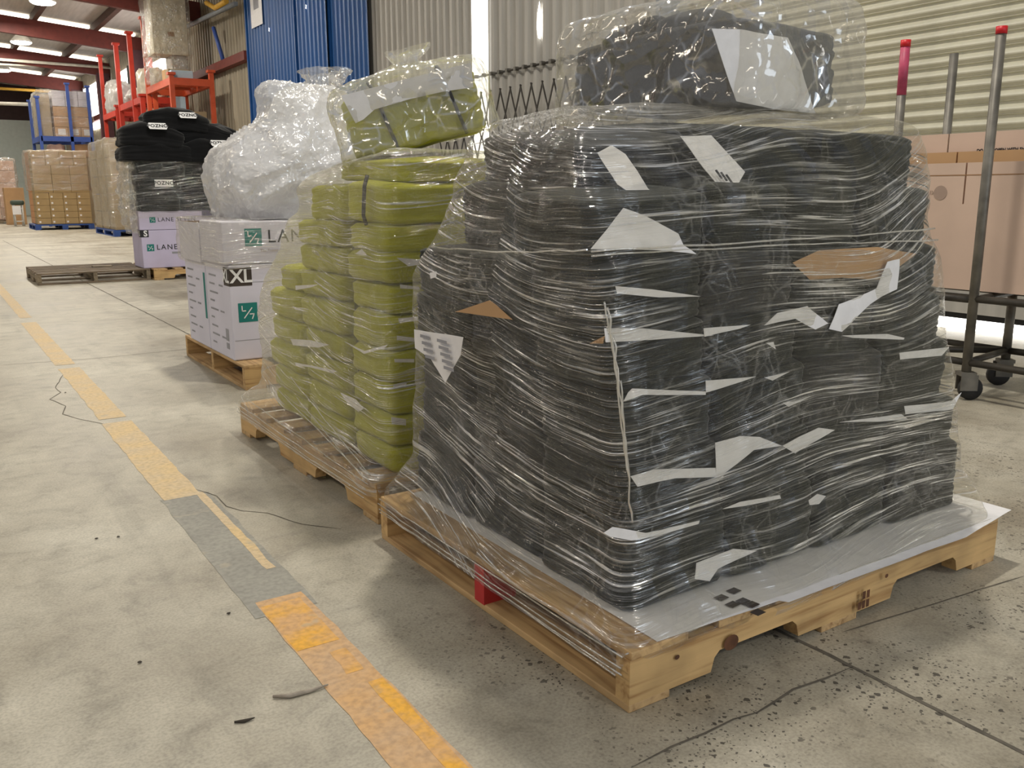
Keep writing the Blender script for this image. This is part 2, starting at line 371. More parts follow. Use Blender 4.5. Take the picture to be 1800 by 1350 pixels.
def loft(name, rows, disp=None, close_top=True, close_bottom=False):
    """rows of rings -> tube mesh with UV in metres (u round the load, v up it)"""
    n = len(rows[0]); m = len(rows); verts = []
    cen = [sum(r, V())/n for r in rows]
    for j, r in enumerate(rows):
        for i, p in enumerate(r):
            if disp:
                t = (r[(i+1) % n]-r[i-1]); dn = rows[min(j+1, m-1)][i]-rows[max(j-1, 0)][i]
                nn = t.cross(dn)
                nn = nn.normalized() if nn.length > 1e-9 else (p-cen[j]).normalized()
                p = p + nn*disp(p, i, j)
            verts.append(p)
    faces = [(j*n+i, j*n+(i+1) % n, (j+1)*n+(i+1) % n, (j+1)*n+i) for j in range(m-1) for i in range(n)]
    if close_top: faces.append(tuple((m-1)*n+i for i in range(n)))
    if close_bottom: faces.append(tuple(range(n))[::-1])
    me = mesh(name, verts, faces); uvl = me.uv_layers.new(name='UVMap')
    per = [0]
    jm = m//3
    for i in range(n): per.append(per[-1]+(rows[jm][(i+1) % n]-rows[jm][i]).length)
    vv = [0]
    for j in range(1, m): vv.append(vv[-1]+sum((rows[j][i]-rows[j-1][i]).length for i in range(0, n, 8))/len(range(0, n, 8)))
    k = 0; dat = []
    for j in range(m-1):
        for i in range(n): dat += [per[i], vv[j], per[i+1], vv[j], per[i+1], vv[j+1], per[i], vv[j+1]]
    tot = sum(len(f) for f in faces)
    dat += [0.]*(2*tot-len(dat))
    uvl.data.foreach_set('uv', dat)
    for p in me.polygons: p.use_smooth = True
    return me
def ridged(p, s, seed, oct=4):
    a, f, t = 1., s, 0.
    for k in range(oct):
        t += a*(1-abs(nz(p, f, seed+k))*2); a *= .5; f *= 2.1
    return t/2
# ---------------- folded garments
def pile_mesh(name, L_, W, H, folds, seed, rough=.012, rnd=.28, sub=3, lipa=.0022):
    """a pile of folded garments: a soft rounded block, every fold a bulging lip of its own"""
    n = 72; rows = []; rng = random.Random(seed)
    m = folds*sub
    offs = [(rng.uniform(-1, 1)*.002, rng.uniform(-1, 1)*.002, rng.uniform(.995, 1.003)) for _ in range(folds+1)]
    u = unit_ring(n, rnd)
    for j in range(m+1):
        t = j/m; fi = min(int(t*folds), folds-1); ph = t*folds-fi
        lip = (math.sin(PI*ph)**.5-.7)*lipa
        ox, oy, sc = offs[fi]
        ins = .0
        if t < .08: ins = .009*(1-t/.08)**2
        if t > .9: ins = .013*((t-.9)/.1)**2
        rows.append([V(((s-.5)*(L_*sc+2*lip-2*ins)+ox, (w-.5)*(W*sc+2*lip-2*ins)+oy, t*H)) for s, w in u])
    top = rows[-1]
    for f, dz in ((.75, .006), (.4, .010), (.05, .012)):
        rows.append([V((p.x*f, p.y*f, p.z+dz)) for p in top])
    bot = rows[0]; rows.insert(0, [V((p.x*.5, p.y*.5, p.z)) for p in bot]); rows.insert(0, [V((p.x*.05, p.y*.05, p.z)) for p in bot])
    def d(p, i, j): return rough*(nz(p, 6, seed)+.35*nz((p.x*5, p.y*5, p.z*45), 1, seed+3))
    me = loft(name, rows, d, True, True)
    return me
PILES = {}
def pile(name, size, key, mat, folds=7, parent=None, loc=(0, 0, 0), rot=(0, 0, 0), seed=1, rnd=.2, rough=.010):
    me = pile_mesh(name, size[0], size[1], size[2], folds, seed, rough, rnd)
    o = link(name, me, mat)
    o.rotation_euler = rot
    if loc is not None: o.location = loc
    if parent is not None:
        o.parent = parent; o.matrix_parent_inverse = world_of(parent).inverted()
    return o
# ---------------- flat sheets with folds of their own
def sheet(name, pts, mat, parent=None, wav=.006, th=.0008, seed=0, res=.03):
    """a sheet of paper through 3D outline points: filled, subdivided, gently waved, with a real thickness"""
    pts = [V(p) for p in pts]
    c = sum(pts, V())/len(pts)
    nn = V()
    for a, b in zip(pts, pts[1:]+pts[:1]): nn += (a-c).cross(b-c)
    nn.normalize()
    bm = bmesh.new(); vs = [bm.verts.new(p) for p in pts]; bm.faces.new(vs)
    bmesh.ops.triangulate(bm, faces=bm.faces[:])
    for _ in range(4):
        es = [e for e in bm.edges if e.calc_length() > res]
        if not es or len(bm.verts) > 900: break
        bmesh.ops.subdivide_edges(bm, edges=es, cuts=1); bmesh.ops.triangulate(bm, faces=bm.faces[:])
    for v in bm.verts:
        v.co += nn*wav*(nz(v.co, 9, seed)+.5*nz(v.co, 22, seed+1))
    r = bmesh.ops.extrude_face_region(bm, geom=bm.faces[:])
    for v in r['geom']:
        if isinstance(v, bmesh.types.BMVert): v.co += nn*th
    bmesh.ops.recalc_face_normals(bm, faces=bm.faces[:])
    o = link(name, bm_mesh(name, bm), mat, parent, smooth=False)
    return o
def flat(name, pts, mat, parent=None):
    return link(name, mesh(name, pts, [tuple(range(len(pts)))]), mat, parent)
def ribbon(name, pts, w, mat, parent=None, z=.0008, jit=0., wfun=None):
    pts = [V((p[0], p[1], z)) for p in pts]
    if jit:
        out = []
        for a, b in zip(pts, pts[1:]):
            k = max(1, int((b-a).length/.05)); d = (b-a).normalized(); s = V((-d.y, d.x, 0))
            for i in range(k): out.append(a.lerp(b, i/k)+s*jit*(noise.noise(V((a+(b-a)*i/k))*23)))
        pts = out+[pts[-1]]
    vs, fs = [], []
    for i, p in enumerate(pts):
        d = (pts[min(i+1, len(pts)-1)]-pts[max(i-1, 0)]).normalized(); s = V((-d.y, d.x, 0))
        ww = w*(1+.5*noise.noise(p*31)) if jit else w
        if jit and i in (0, len(pts)-1): ww *= .2
        vs += [p-s*ww/2, p+s*ww/2]
        if i: fs.append((2*i-2, 2*i-1, 2*i+1, 2*i))
    me = mesh(name, vs, fs)
    return link(name, me, mat, parent)
def text(body, size, loc, xdir, nrm, mat, parent, name='printed_text', align='LEFT', spacing=1., bold=0.):
    cu = bpy.data.curves.new(name, 'FONT'); cu.body = body; cu.size = size; cu.extrude = .0004; cu.align_x = align; cu.align_y = 'CENTER'
    cu.space_character = spacing; cu.offset = bold; cu.materials.append(MATS[mat]); cu.resolution_u = 3
    tmp = bpy.data.objects.new('tmp', cu); me = bpy.data.meshes.new_from_object(tmp); bpy.data.objects.remove(tmp); bpy.data.curves.remove(cu)
    me.name = name; me.materials.clear(); me.materials.append(MATS[mat])
    o = bpy.data.objects.new(name, me); COL.objects.link(o)
    x = V(xdir).normalized(); z = V(nrm).normalized(); y = z.cross(x)
    mw = Matrix.Translation(V(loc)+z*.0012) @ Matrix((x, y, z)).transposed().to_4x4()
    o.parent = parent
    o.matrix_parent_inverse = world_of(parent).inverted(); o.matrix_basis = mw
    return o
def quad(name, c, xdir, nrm, w, h, mat, parent, off=.0008, skew=0.):
    x = V(xdir).normalized(); z = V(nrm).normalized(); y = z.cross(x); c = V(c)+z*off
    return flat(name, [c-x*w/2-y*h/2, c+x*w/2-y*h/2, c+x*(w/2+skew)+y*h/2, c-x*(w/2-skew)+y*h/2], mat, parent)
def logo(c, xdir, nrm, s, parent):
    """teal square with thin white L, slash and 7"""
    q = quad('logo_panel', c, xdir, nrm, s, s, 'teal_print', parent, .0012)
    x = V(xdir).normalized(); z = V(nrm).normalized(); y = z.cross(x); c = V(c)+z*.0022
    bm = bmesh.new(); t = s*.028
    def bar(a, b):
        a = c+x*a[0]*s+y*a[1]*s; b = c+x*b[0]*s+y*b[1]*s; d = (b-a).normalized(); n = z.cross(d)
        bm.faces.new([bm.verts.new(p) for p in (a-n*t, b-n*t, b+n*t, a+n*t)])
    bar((-.30, .36), (-.30, .08)); bar((-.32, .09), (-.10, .09)); bar((-.22, -.30), (.22, .24)); bar((.08, -.09), (.33, -.09)); bar((.31, -.09), (.20, -.36))
    link('logo_mark', bm_mesh('logo_mark', bm), 'white_print', q)
    return q
ORD = ['lowest', 'second', 'third', 'fourth', 'fifth', 'sixth', 'seventh', 'eighth', 'ninth']
NTH = ['first', 'second', 'third', 'fourth', 'fifth']

# ------------------------------------------------------------------ the setting
XW = 5.8
fl = box('floor', (-9, -7, -.12), (XW+.3, 46.2, 0), 'concrete'); tag(fl, kind='structure')
def P0(*q): return [aZ(x, y, 0) for x, y in q]
# expansion joints and cracks
ribbon('joint', [(1.36, 21), (1.39, 13.8), (1.40, 10.4), (1.42, 6), (1.43, 3.5), (1.445, 1.1), (1.45, -1)], .010, 'crack', fl, jit=.004)
for q in ([(0, 642), (170, 630), (338, 613)], [(0, 574), (80, 568), (195, 562), (330, 556)], [(1480, 1112), (1640, 1062), (1800, 1013)]):
    ribbon('joint', P0(*q), .004, 'crack', fl, jit=.003)
for q, w in (([(111, 658), (97, 682), (106, 690), (88, 702), (116, 714), (110, 728), (140, 737), (180, 745), (202, 760), (222, 775), (246, 803)], .004),
             ([(345, 860), (380, 872), (398, 890), (425, 898), (470, 902), (530, 922), (600, 930)], .0035),
             ([(1110, 1350), (1180, 1312), (1240, 1290), (1290, 1265), (1330, 1252), (1395, 1213), (1452, 1192), (1500, 1172)], .005)):
    ribbon('crack', P0(*q), w, 'crack', fl, jit=.004)
# the painted aisle line, its pieces worn differently
def strip(name, yl, xl0, xr0, mat, z, seed, frac=(0, 1)):
    vs, fs = [], []; k = max(8, int((yl[1]-yl[0])/.03)); rng = random.Random(seed)
    for i in range(k+1):
        y = yl[0]+(yl[1]-yl[0])*i/k
        a = xl0+(.006*noise.noise(V((y*9, seed, 0)))+.003*noise.noise(V((y*40, seed, 0)))); b = xr0+(.006*noise.noise(V((y*9, seed+5, 0)))+.003*noise.noise(V((y*40, seed+9, 0))))
        if i in (0, k): a += rng.uniform(-.004, .004)
        vs += [(a, y, z), (b, y, z)]
        if i: fs.append((2*i-2, 2*i-1, 2*i+1, 2*i))
    return link(name, mesh(name, vs, fs), mat, fl)
strip('painted_line', (.2, 1.93), .543, .655, 'paint_orange', .0010, 1)
strip('painted_line', (.2, 1.47), .618, .650, 'paint_yellow', .0014, 11)
strip('painted_line', (1.66, 1.90), .546, .640, 'paint_yellow', .0014, 12)
strip('painted_line', (1.52, 1.62), .600, .635, 'paint_yellow', .0014, 13)
strip('painted_line', (2.78, 3.9), .525, .640, 'paint_pale', .0010, 2)
strip('painted_line', (3.98, 5.3), .53, .635, 'paint_pale', .0010, 3)
strip('painted_line', (5.42, 7.4), .53, .63, 'paint_pale', .0010, 4)
strip('painted_line', (7.7, 12.5), .55, .63, 'paint_pale', .0010, 6)
strip('painted_line', (2.1, 2.80), .625, .650, 'paint_pale', .0012, 5)
strip('repair_patch', (1.85, 2.79), .520, .665, 'patch_grey', .0008, 7)
# corrugated long wall on the right
def corrugated(name, y0, y1, z0, z1, mat, x=XW, period=.17, depth=.035, parent=None):
    n = int(round(abs(y1-y0)/period)); vs = []; fs = []
    prof = [(0, 0), (.30, 0), (.42, 1), (.86, 1), (.98, 0)]
    for i in range(n):
        for u, d in prof: vs += [(x+d*depth, y0+(y1-y0)*(i+u)/n, z0), (x+d*depth, y0+(y1-y0)*(i+u)/n, z1)]
    vs += [(x, y1, z0), (x, y1, z1)]
    m = len(vs)//2
    fs = [(2*i, 2*i+1, 2*i+3, 2*i+2) for i in range(m-1)]
    return link(name, mesh(name, vs, fs), mat, parent)
tag(corrugated('wall_right', 6.35, 9.48, 0, 5.6, 'galv_sheet'), kind='structure')
tag(corrugated('wall_right', 9.78, 12.62, 0, 5.6, 'galv_sheet'), kind='structure')
tag(corrugated('wall_right', 18.2, 46, 0, 5.6, 'tan_sheet', period=.2), kind='structure')
tag(box('wall_right', (XW+.06, 6.3, 0), (XW+.1, 9.46, 5.6), 'galv_sheet'), kind='structure')
tag(box('wall_right', (XW+.06, 9.66, 0), (XW+.1, 46, 5.6), 'galv_sheet'), kind='structure')
w = box('window_1', (XW-.012, 9.46, .2), (XW+.02, 9.78, 5.5), 'daylight_soft'); tag(w, kind='structure')
# blue sliding door: three corrugated leaves
for i, (a, b, x) in enumerate(((12.55, 14.0, XW-.10), (13.95, 15.35, XW-.16), (15.3, 18.15, XW-.10))):
    d = corrugated('door_%d' % (i+1), a, b, .05, 5.4, 'blue_sheet', x=x, depth=.025); tag(d, kind='structure')
    box('edge_channel', (x-.02, b-.05, .05), (x+.05, b, 5.4), 'blue_sheet', d)
    for q in ((538, 12), (517, 30), (473, 52)):
        p = aX(q[0], q[1], x-.004)
        if a < p.y < b:
            bm = bmesh.new(); rr = .04
            vs = [bm.verts.new((x-.005, p.y+rr*(1 if k % 2 else .4)*math.cos(k*PI/4+.3), p.z+rr*1.2*(1 if k % 2 else .4)*math.sin(k*PI/4+.3))) for k in range(8)]
            bm.faces.new(vs); link('light_hole', bm_mesh('light_hole', bm), 'daylight_soft', d)
p = aX(448, 0, XW-.115); p2 = aX(463, 36, XW-.115)
nt_ = box('paper_notice', (XW-.118, 17.1, 3.95), (XW-.114, 17.75, 4.9), 'paper'); tag(nt_, 'white paper notice taped high on the blue sliding door', 'notice')
quad('printed_block', (XW-.118, 17.42, 4.35), (0, -1, 0), (-1, 0, 0), .3, .2, 'grey_print', nt_)
# torn gap in the cladding letting daylight in
p = aX(948, 38, XW-.006)
bm = bmesh.new()
bm.faces.new([bm.verts.new((XW-.004, p.y+a*.055, p.z+b*.16)) for a, b in ((0, 1.3), (.7, .5), (.9, -.3), (.45, -1), (-.3, -1.1), (-.8, -.5), (-.5, .4))])
o = link('window_2', bm_mesh('window_2', bm), 'daylight'); tag(o, kind='structure')
# roller shutter with slats and the daylight gap beneath
def shutter(y0, y1, z0, z1, x):
    per = .083; n = int((z1-z0)/per); vs = []; fs = []
    prof = [(0, .012), (.05, .030), (.30, .030), (.36, .010), (.40, .010)] + [(.42+.56*k/6, .010-.022*math.sin(PI*k/6)) for k in range(7)]
    for i in range(n):
        for u, d in prof:
            z = z0+(i+u)*per; vs += [(x+d, y0, z), (x+d, y1, z)]
    m = len(vs)//2
    fs = [(2*i, 2*i+1, 2*i+3, 2*i+2) for i in range(m-1)]
    return link('door_4', mesh('door_4', vs, fs), 'shutter_paint')
sh = shutter(-3.2, 6.25, .36, 4.6, XW-.05); tag(sh, kind='structure')
box('bottom_rail', (XW-.05, -3.2, .25), (XW, 6.25, .37), 'galv_sheet', sh); box('bottom_rail', (XW-.06, -3.2, .20), (XW-.0, 6.25, .25), 'dark_steel', sh); box('bottom_rail', (XW-.075, -3.2, .125), (XW-.0, 6.25, .20), 'galv_sheet', sh); box('weather_strip', (XW-.05, -3.2, .085), (XW-.01, 6.25, .125), 'rubber', sh)
tag(box('trim_1', (XW-.12, 6.2, 0), (XW+.05, 6.4, 4.7), 'grey_angle'), kind='structure')
tag(box('window_3', (XW+.02, -3.2, .0), (XW+.05, 6.2, .095), 'daylight'), kind='structure')
tag(box('wall_right', (XW-.1, -3.3, 4.55), (XW+.1, 6.3, 5.6), 'galv_sheet'), kind='structure')
# rod with clips along the cladding
rd = tube('wall_rail', [(XW-.03, 7.0, 2.26), (XW-.03, 12.4, 2.26)], .012, 'dark_steel'); tag(rd, 'thin steel rod with clips running along the grey cladding', 'rail')
for k in range(18):
    y = 7.1+k*.17*1.0
    box('clip', (XW-.05, y-.02, 2.245), (XW+.01, y+.02, 2.285), 'steel', rd)
# lower wall angles, strut
tag(tube('trim_2', [(XW-.25, 18.2, 4.46), (XW-.25, 23, 4.62)], .05, 'grey_angle', n=4), kind='structure')
tag(box('trim_3', (XW-.16, 18.2, 3.45), (XW, 46, 3.62), 'rafter_paint'), kind='structure')
p = aX(375, 48, XW-.2); q = aX(393, 108, XW-.1)
tag(tube('trim_4', [p, q], .045, 'blue_steel', n=6), kind='structure')
# far end wall and roof
tag(box('wall_back', (-9, 45, 0), (XW, 45.2, 4.0), 'back_wall'), kind='structure')
tag(box('wall_back', (-9, 45.05, 4.0), (XW, 45.2, 8), 'dark_upper'), kind='structure')
EZ, SL = 4.66, .087
def rz(x): return EZ + SL*(XW-x)
def roofbox(name, x0, x1, y0, y1, h0, h1, mat):
    vs = []
    for y in (y0, y1):
        for x, h in ((x0, h0), (x1, h0), (x1, h1), (x0, h1)): vs.append((x, y, rz(x)+h))
    me = mesh(name, vs, [(0, 1, 2, 3), (7, 6, 5, 4), (0, 4, 5, 1), (1, 5, 6, 2), (2, 6, 7, 3), (3, 7, 4, 0)])
    return tag(link(name, me, mat), kind='structure')
roofbox('ceiling', -9, XW+.2, 8, 46, .62, .66, 'roof_sheet')
for k, y in enumerate((10.3, 16, 21.7, 27.4, 33.1, 38.8)):
    roofbox('roof_beam', -9, XW, y, y+.16, 0, .42, 'rafter_paint')
    if y > 23: tag(box('column', (XW-.42, y-.02, 0), (XW-.04, y+.2, EZ+.1), 'column_paint'), kind='structure')
    roofbox('skylight_strip', -9, XW-.15, y+.55, y+.95, .55, .60, 'skylight')
for k, x in enumerate((4.55, 3.1, 1.6, .1)):
    roofbox('purlin', x-.06, x+.06, 8, 46, .42, .6, 'purlin_paint')
# high wall windows, blown out by daylight
def win(n, y0, y1, z0, z1):
    w = box('window_%d' % n, (XW-.05, y0, z0), (XW-.02, y1, z1), 'far_windows'); tag(w, kind='structure')
    box('frame', (XW-.07, y0-.06, z0-.06), (XW-.015, y0, z1+.06), 'grey_angle', w); box('frame', (XW-.07, y1, z0-.06), (XW-.015, y1+.06, z1+.06), 'grey_angle', w)
win(4, 35.0, 38.5, 3.2, 4.75); win(5, 30.0, 31.6, 3.75, 4.6); win(6, 23.2, 26.8, 3.75, 4.35)
# pipes under the roof
for k, (pts, r, m, lb) in enumerate((
    ([aY(-60, 100, 33), aY(195, 119, 33), aY(197, 140, 33)], .045, 'white_pipe', 'upper white conduit pipe hung below the roof beams'),
    ([aY(-60, 110, 33.2), aY(190, 121, 33.2)], .04, 'white_pipe', 'lower white conduit pipe parallel to the upper one below the beams'),
    ([aY(-60, 180, 36), aY(70, 184, 36)], .06, 'white_pipe', 'white pipe low in front of the dark upper end wall'),
    ([aY(-60, 152, 38), aY(95, 161, 38)], .05, 'yellow_pipe', 'thin yellow gas pipe crossing beneath the far roof beams'),
    ([aX(363, 5, XW-.3), aX(378, 14, XW-.3), aX(398, 2, XW-.3)], .05, 'yellow_pipe', 'bent yellow pipe high on the tan cladding by the blue door'))):
    tag(tube('roof_pipe', pts, r, m, n=8), lb, 'pipe')
# high-bay lamps
def highbay(loc, label):
    t = empty('high_bay_lamp', loc, label, 'lamp', 'high bay lamps under the roof')
    x, y, z = loc
    lathe('reflector', [(.07, .22), (.10, .20), (.27, .02), (.28, 0), (.26, .0)], 'white_metal', t, Matrix.Translation(loc))
    lathe('lens', [(.255, .012), (.255, -.02), (.2, -.05), (.02, -.06)], 'lamp_lens', t, Matrix.Translation(loc))
    tube('hanger', [(x, y, z+.2), (x, y, rz(x)+.6)], .012, 'grey_angle', t, 6)
for q, y, lb in (((37, 74), 31.0, 'round high bay lamp glowing below the second roof beam'), ((4, 123), 38.0, 'round high bay lamp glowing at the left edge above the pipes'), ((75, 3), 25., 'round high bay lamp at the top edge beside the skylight strip')):
    highbay(aY(q[0], q[1], y*.93), lb)

# ------------------------------------------------------------------ pallets
def lchild(o, p):
    o.parent = p; o.matrix_parent_inverse = Matrix.Identity(4); return o
def pallet(loc, yaw, Ln, Wd, label, mats=('pine_x', 'pine_y'), group='wooden pallets on the floor', red=False, nst=3, seed=0, decks=7, name='pallet', notch=True):
    """stringer pallet; stringers run along local x"""
    t = empty(name, loc, label, 'pallet', group); t.rotation_euler = (0, 0, yaw); rng = random.Random(seed)
    sw = .038; z0, z1 = .016, .105
    if notch:
        a, b, c, d = .17*Ln, .38*Ln, .64*Ln, .86*Ln; h = z0+.040
        prof = [(0, z0), (a, z0), (a+.008, h-.012), (a+.022, h), (b-.022, h), (b-.008, h-.012), (b, z0), (c, z0), (c+.008, h-.012), (c+.022, h), (d-.022, h), (d-.008, h-.012), (d, z0), (Ln, z0), (Ln, z1), (0, z1)]
    else: prof = [(0, z0), (Ln, z0), (Ln, z1), (0, z1)]
    for k in range(nst):
        y = (Wd-sw)*k/(nst-1)
        bm = bmesh.new(); add_prism(bm, prof, y, y+sw, lambda u, w, z: (u, w, z))
        s = lchild(link('stringer', bm_mesh('stringer', bm), mats[0]), t)
        if red and k == 1:
            bm = bmesh.new(); add_box(bm, (-.0015, y-.001, z0-.001), (.085, y+sw+.001, z1))
            r = link('painted_end', bm_mesh('painted_end', bm), 'red_paint'); lchild(r, s); r['label'] = 'red painted stringer end'
    x = 0.; wds = [.14 if k in (0, decks-1) else rng.uniform(.085, .1) for k in range(decks)]
    gap = (Ln-sum(wds))/(decks-1)
    for wd in wds:
        bm = bmesh.new(); e = rng.uniform(-.004, .004)
        add_box(bm, (x, e, z1), (x+wd, Wd+e, .121), None, .002); lchild(link('deck_board', bm_mesh('deck_board', bm), mats[1]), t); x += wd+gap
    for x, wd in ((0, .10), (Ln*.5-.07, .12), (Ln-.10, .10)):
        bm = bmesh.new(); add_box(bm, (x, 0, 0), (x+wd, Wd, z0), None, .002); lchild(link('bottom_board', bm_mesh('bottom_board', bm), mats[1]), t)
    return t
PL = pallet((.97, 1.1125, 0), .0134, 1.22, 1.02, 'pale pine pallet with a red block under the dark green load in front', red=True, seed=3)
for q, r in (((1285, 1129), .020), ((1558, 1012), .006), ((1190, 1155), .006)):
    p = aY(q[0], q[1], 1.111); st = PL.children[0]
    bm = bmesh.new(); bmesh.ops.create_circle(bm, cap_ends=True, radius=r, segments=16, matrix=Matrix.Translation(p+V((0, -.0008, 0))) @ Matrix.Rotation(PI/2, 4, 'X') @ Matrix.Scale(.8, 4, (0, 1, 0)))
    link('knot', bm_mesh('knot', bm), 'knot', PL)
p = aY(1515, 1052, 1.1135)
for k in range(3):
    for j in range(2):
        if (k, j) != (0, 1): quad('ink_stamp', p+V((-.014+.014*k, -.001, -.012+.022*j)), (1, 0, 0), (0, -1, 0), .011, .018, 'knot', PL, .004)
pallet((2.02, 2.25, 0), PI/2+.02, 1.22, 1.03, 'pine pallet covered in film under the olive load', seed=5, mats=('pine_x', 'pine_y'))
pallet((1.21, 4.20, 0), .0, 1.15, 1.14, 'pine pallet under the white XL cartons', seed=6)
pallet((2.06, 10.28, 0), 0, 1.22, 1.1, 'pale pallet under the cool-lit white cartons', seed=8)
pallet((2.04, 10.38, 0), PI/2, 1.12, 1.10, 'empty weathered grey pallet lying flat on the open floor', ('grey_wood_x', 'grey_wood_y'), seed=9, decks=6)
tag(box('wood_chip', (1.55, 10.9, .121), (1.75, 11.02, .135), 'grey_wood_x', None, .003), 'small scrap of wood lying on the empty weathered pallet', 'scrap')

# ------------------------------------------------------------------ FRONT LOAD: dark green garments
G1 = 'dark green garment bundles on the front pallet'
zb = [.127, .305, .43, .575, .69, .80]
X0 = [1.045, 1.04, 1.02, .995, .975]; X1 = [2.165, 2.115, 2.072, 2.018, 1.985]; Y1 = [2.125, 2.082, 2.03, 1.99, 1.945]
rng = random.Random(21)
def bundle(x0, x1, y0, y1, z0, z1, label, group, mat, seed, tilt=(0, 0), yaw=0., folds=7, rough=.007, name='garment_bundle', rnd=.10):
    c = ((x0+x1)/2, (y0+y1)/2, z0)
    o = pile(name, (x1-x0-.008, y1-y0-.008, z1-z0-.003), None, mat, folds, None, c, (tilt[0], tilt[1], yaw), seed, rnd, rough)
    return tag(o, label, 'garment bundle', group)
for l in range(5):
    w4 = (X1[l]-X0[l])/4; d3 = (Y1[l]-1.215)/3
    for k in range(4):
        lab = 'dark green garment bundle in front load, %s layer up, %s' % (ORD[l], ['at the near corner', 'second along right face', 'third along right face', 'fourth along right face'][k])
        bundle(X0[l]+w4*k, X0[l]+w4*(k+1), 1.215+rng.uniform(0, .012), 1.215+d3, zb[l], zb[l+1], lab.replace('lowest layer up', 'lowest layer'), G1, rng.choice(['green_black_fabric', 'green_black_fabric', 'charcoal_fabric']) if k else 'green_black_fabric', 100+l*7+k, yaw=rng.uniform(-.03, .03), folds=9 if l == 0 else 7)
    for k in (1, 2):
        lab = 'dark green garment bundle in front load, %s layer up, %s along left face' % (ORD[l], NTH[k])
        bundle(X0[l]+rng.uniform(0, .012), X0[l]+w4, 1.215+d3*k, 1.215+d3*(k+1), zb[l], zb[l+1], lab.replace('lowest layer up', 'lowest layer'), G1, rng.choice(['green_black_fabric', 'charcoal_fabric']), 200+l*7+k, yaw=rng.uniform(-.03, .03), folds=9 if l == 0 else 7)
for (a, b, c, d, z0, z1, tx, ty, lab) in (
    (.985, 1.27, 1.252, 1.54, .80, .925, .05, -.05, 'dark bundle on the near corner of the front load, under big white sheet'),
    (1.27, 1.50, 1.25, 1.60, .80, .94, .02, 0, 'dark bundle beneath the front load top, right of the big white sheet'),
    (1.50, 1.72, 1.25, 1.60, .80, .935, 0, 0, 'dark bundle above the tan cardboard scrap in the front load'),
    (1.72, 1.955, 1.235, 1.60, .80, .93, 0, .03, 'dark bundle at the right end of the front load, sixth layer'),
    (1.05, 1.30, 1.55, 1.85, .80, .94, .02, .0, 'dark bundle at the far left of the front load, sixth layer'),
    (1.09, 1.40, 1.41, 1.83, .94, 1.045, .10, -.10, 'grey dark bundle sloping on the left top of the front load'),
    (1.40, 1.68, 1.36, 1.85, .94, 1.07, .06, 0, 'dark bundle with printed paper on top of the front load'),
    (1.68, 1.965, 1.285, 1.85, .935, 1.055, .02, .03, 'dark bundle at the top right of the front load')):
    bundle(a, b, c, d, z0, z1, lab, G1, 'charcoal_fabric' if 'grey' in lab else 'green_black_fabric', int(a*100+z0*50), (tx, ty), rng.uniform(-.06, -.01))
# slip sheet on the deck
slip = sheet('slip_sheet', [(1.035, 1.115, .1225), (1.35, 1.105, .123), (1.36, 1.09, .123), (1.7, 1.1, .123), (1.98, 1.09, .124), (2.23, 1.12, .131), (2.23, 2.1, .124), (1.035, 2.1, .1225)], 'paper', wav=.0012)
tag(slip, 'large white slip sheet on the front pallet beneath the dark bundles', 'sheet')
for q in ((1268, 1052), (1290, 1040), (1306, 1058), (1322, 1064), (1288, 1064), (1332, 1078)):
    p = aZ(q[0], q[1], .1245); quad('printed_block', p, (1, .1, 0), (0, 0, 1), .026, .020, 'brown_print', slip, .0022)
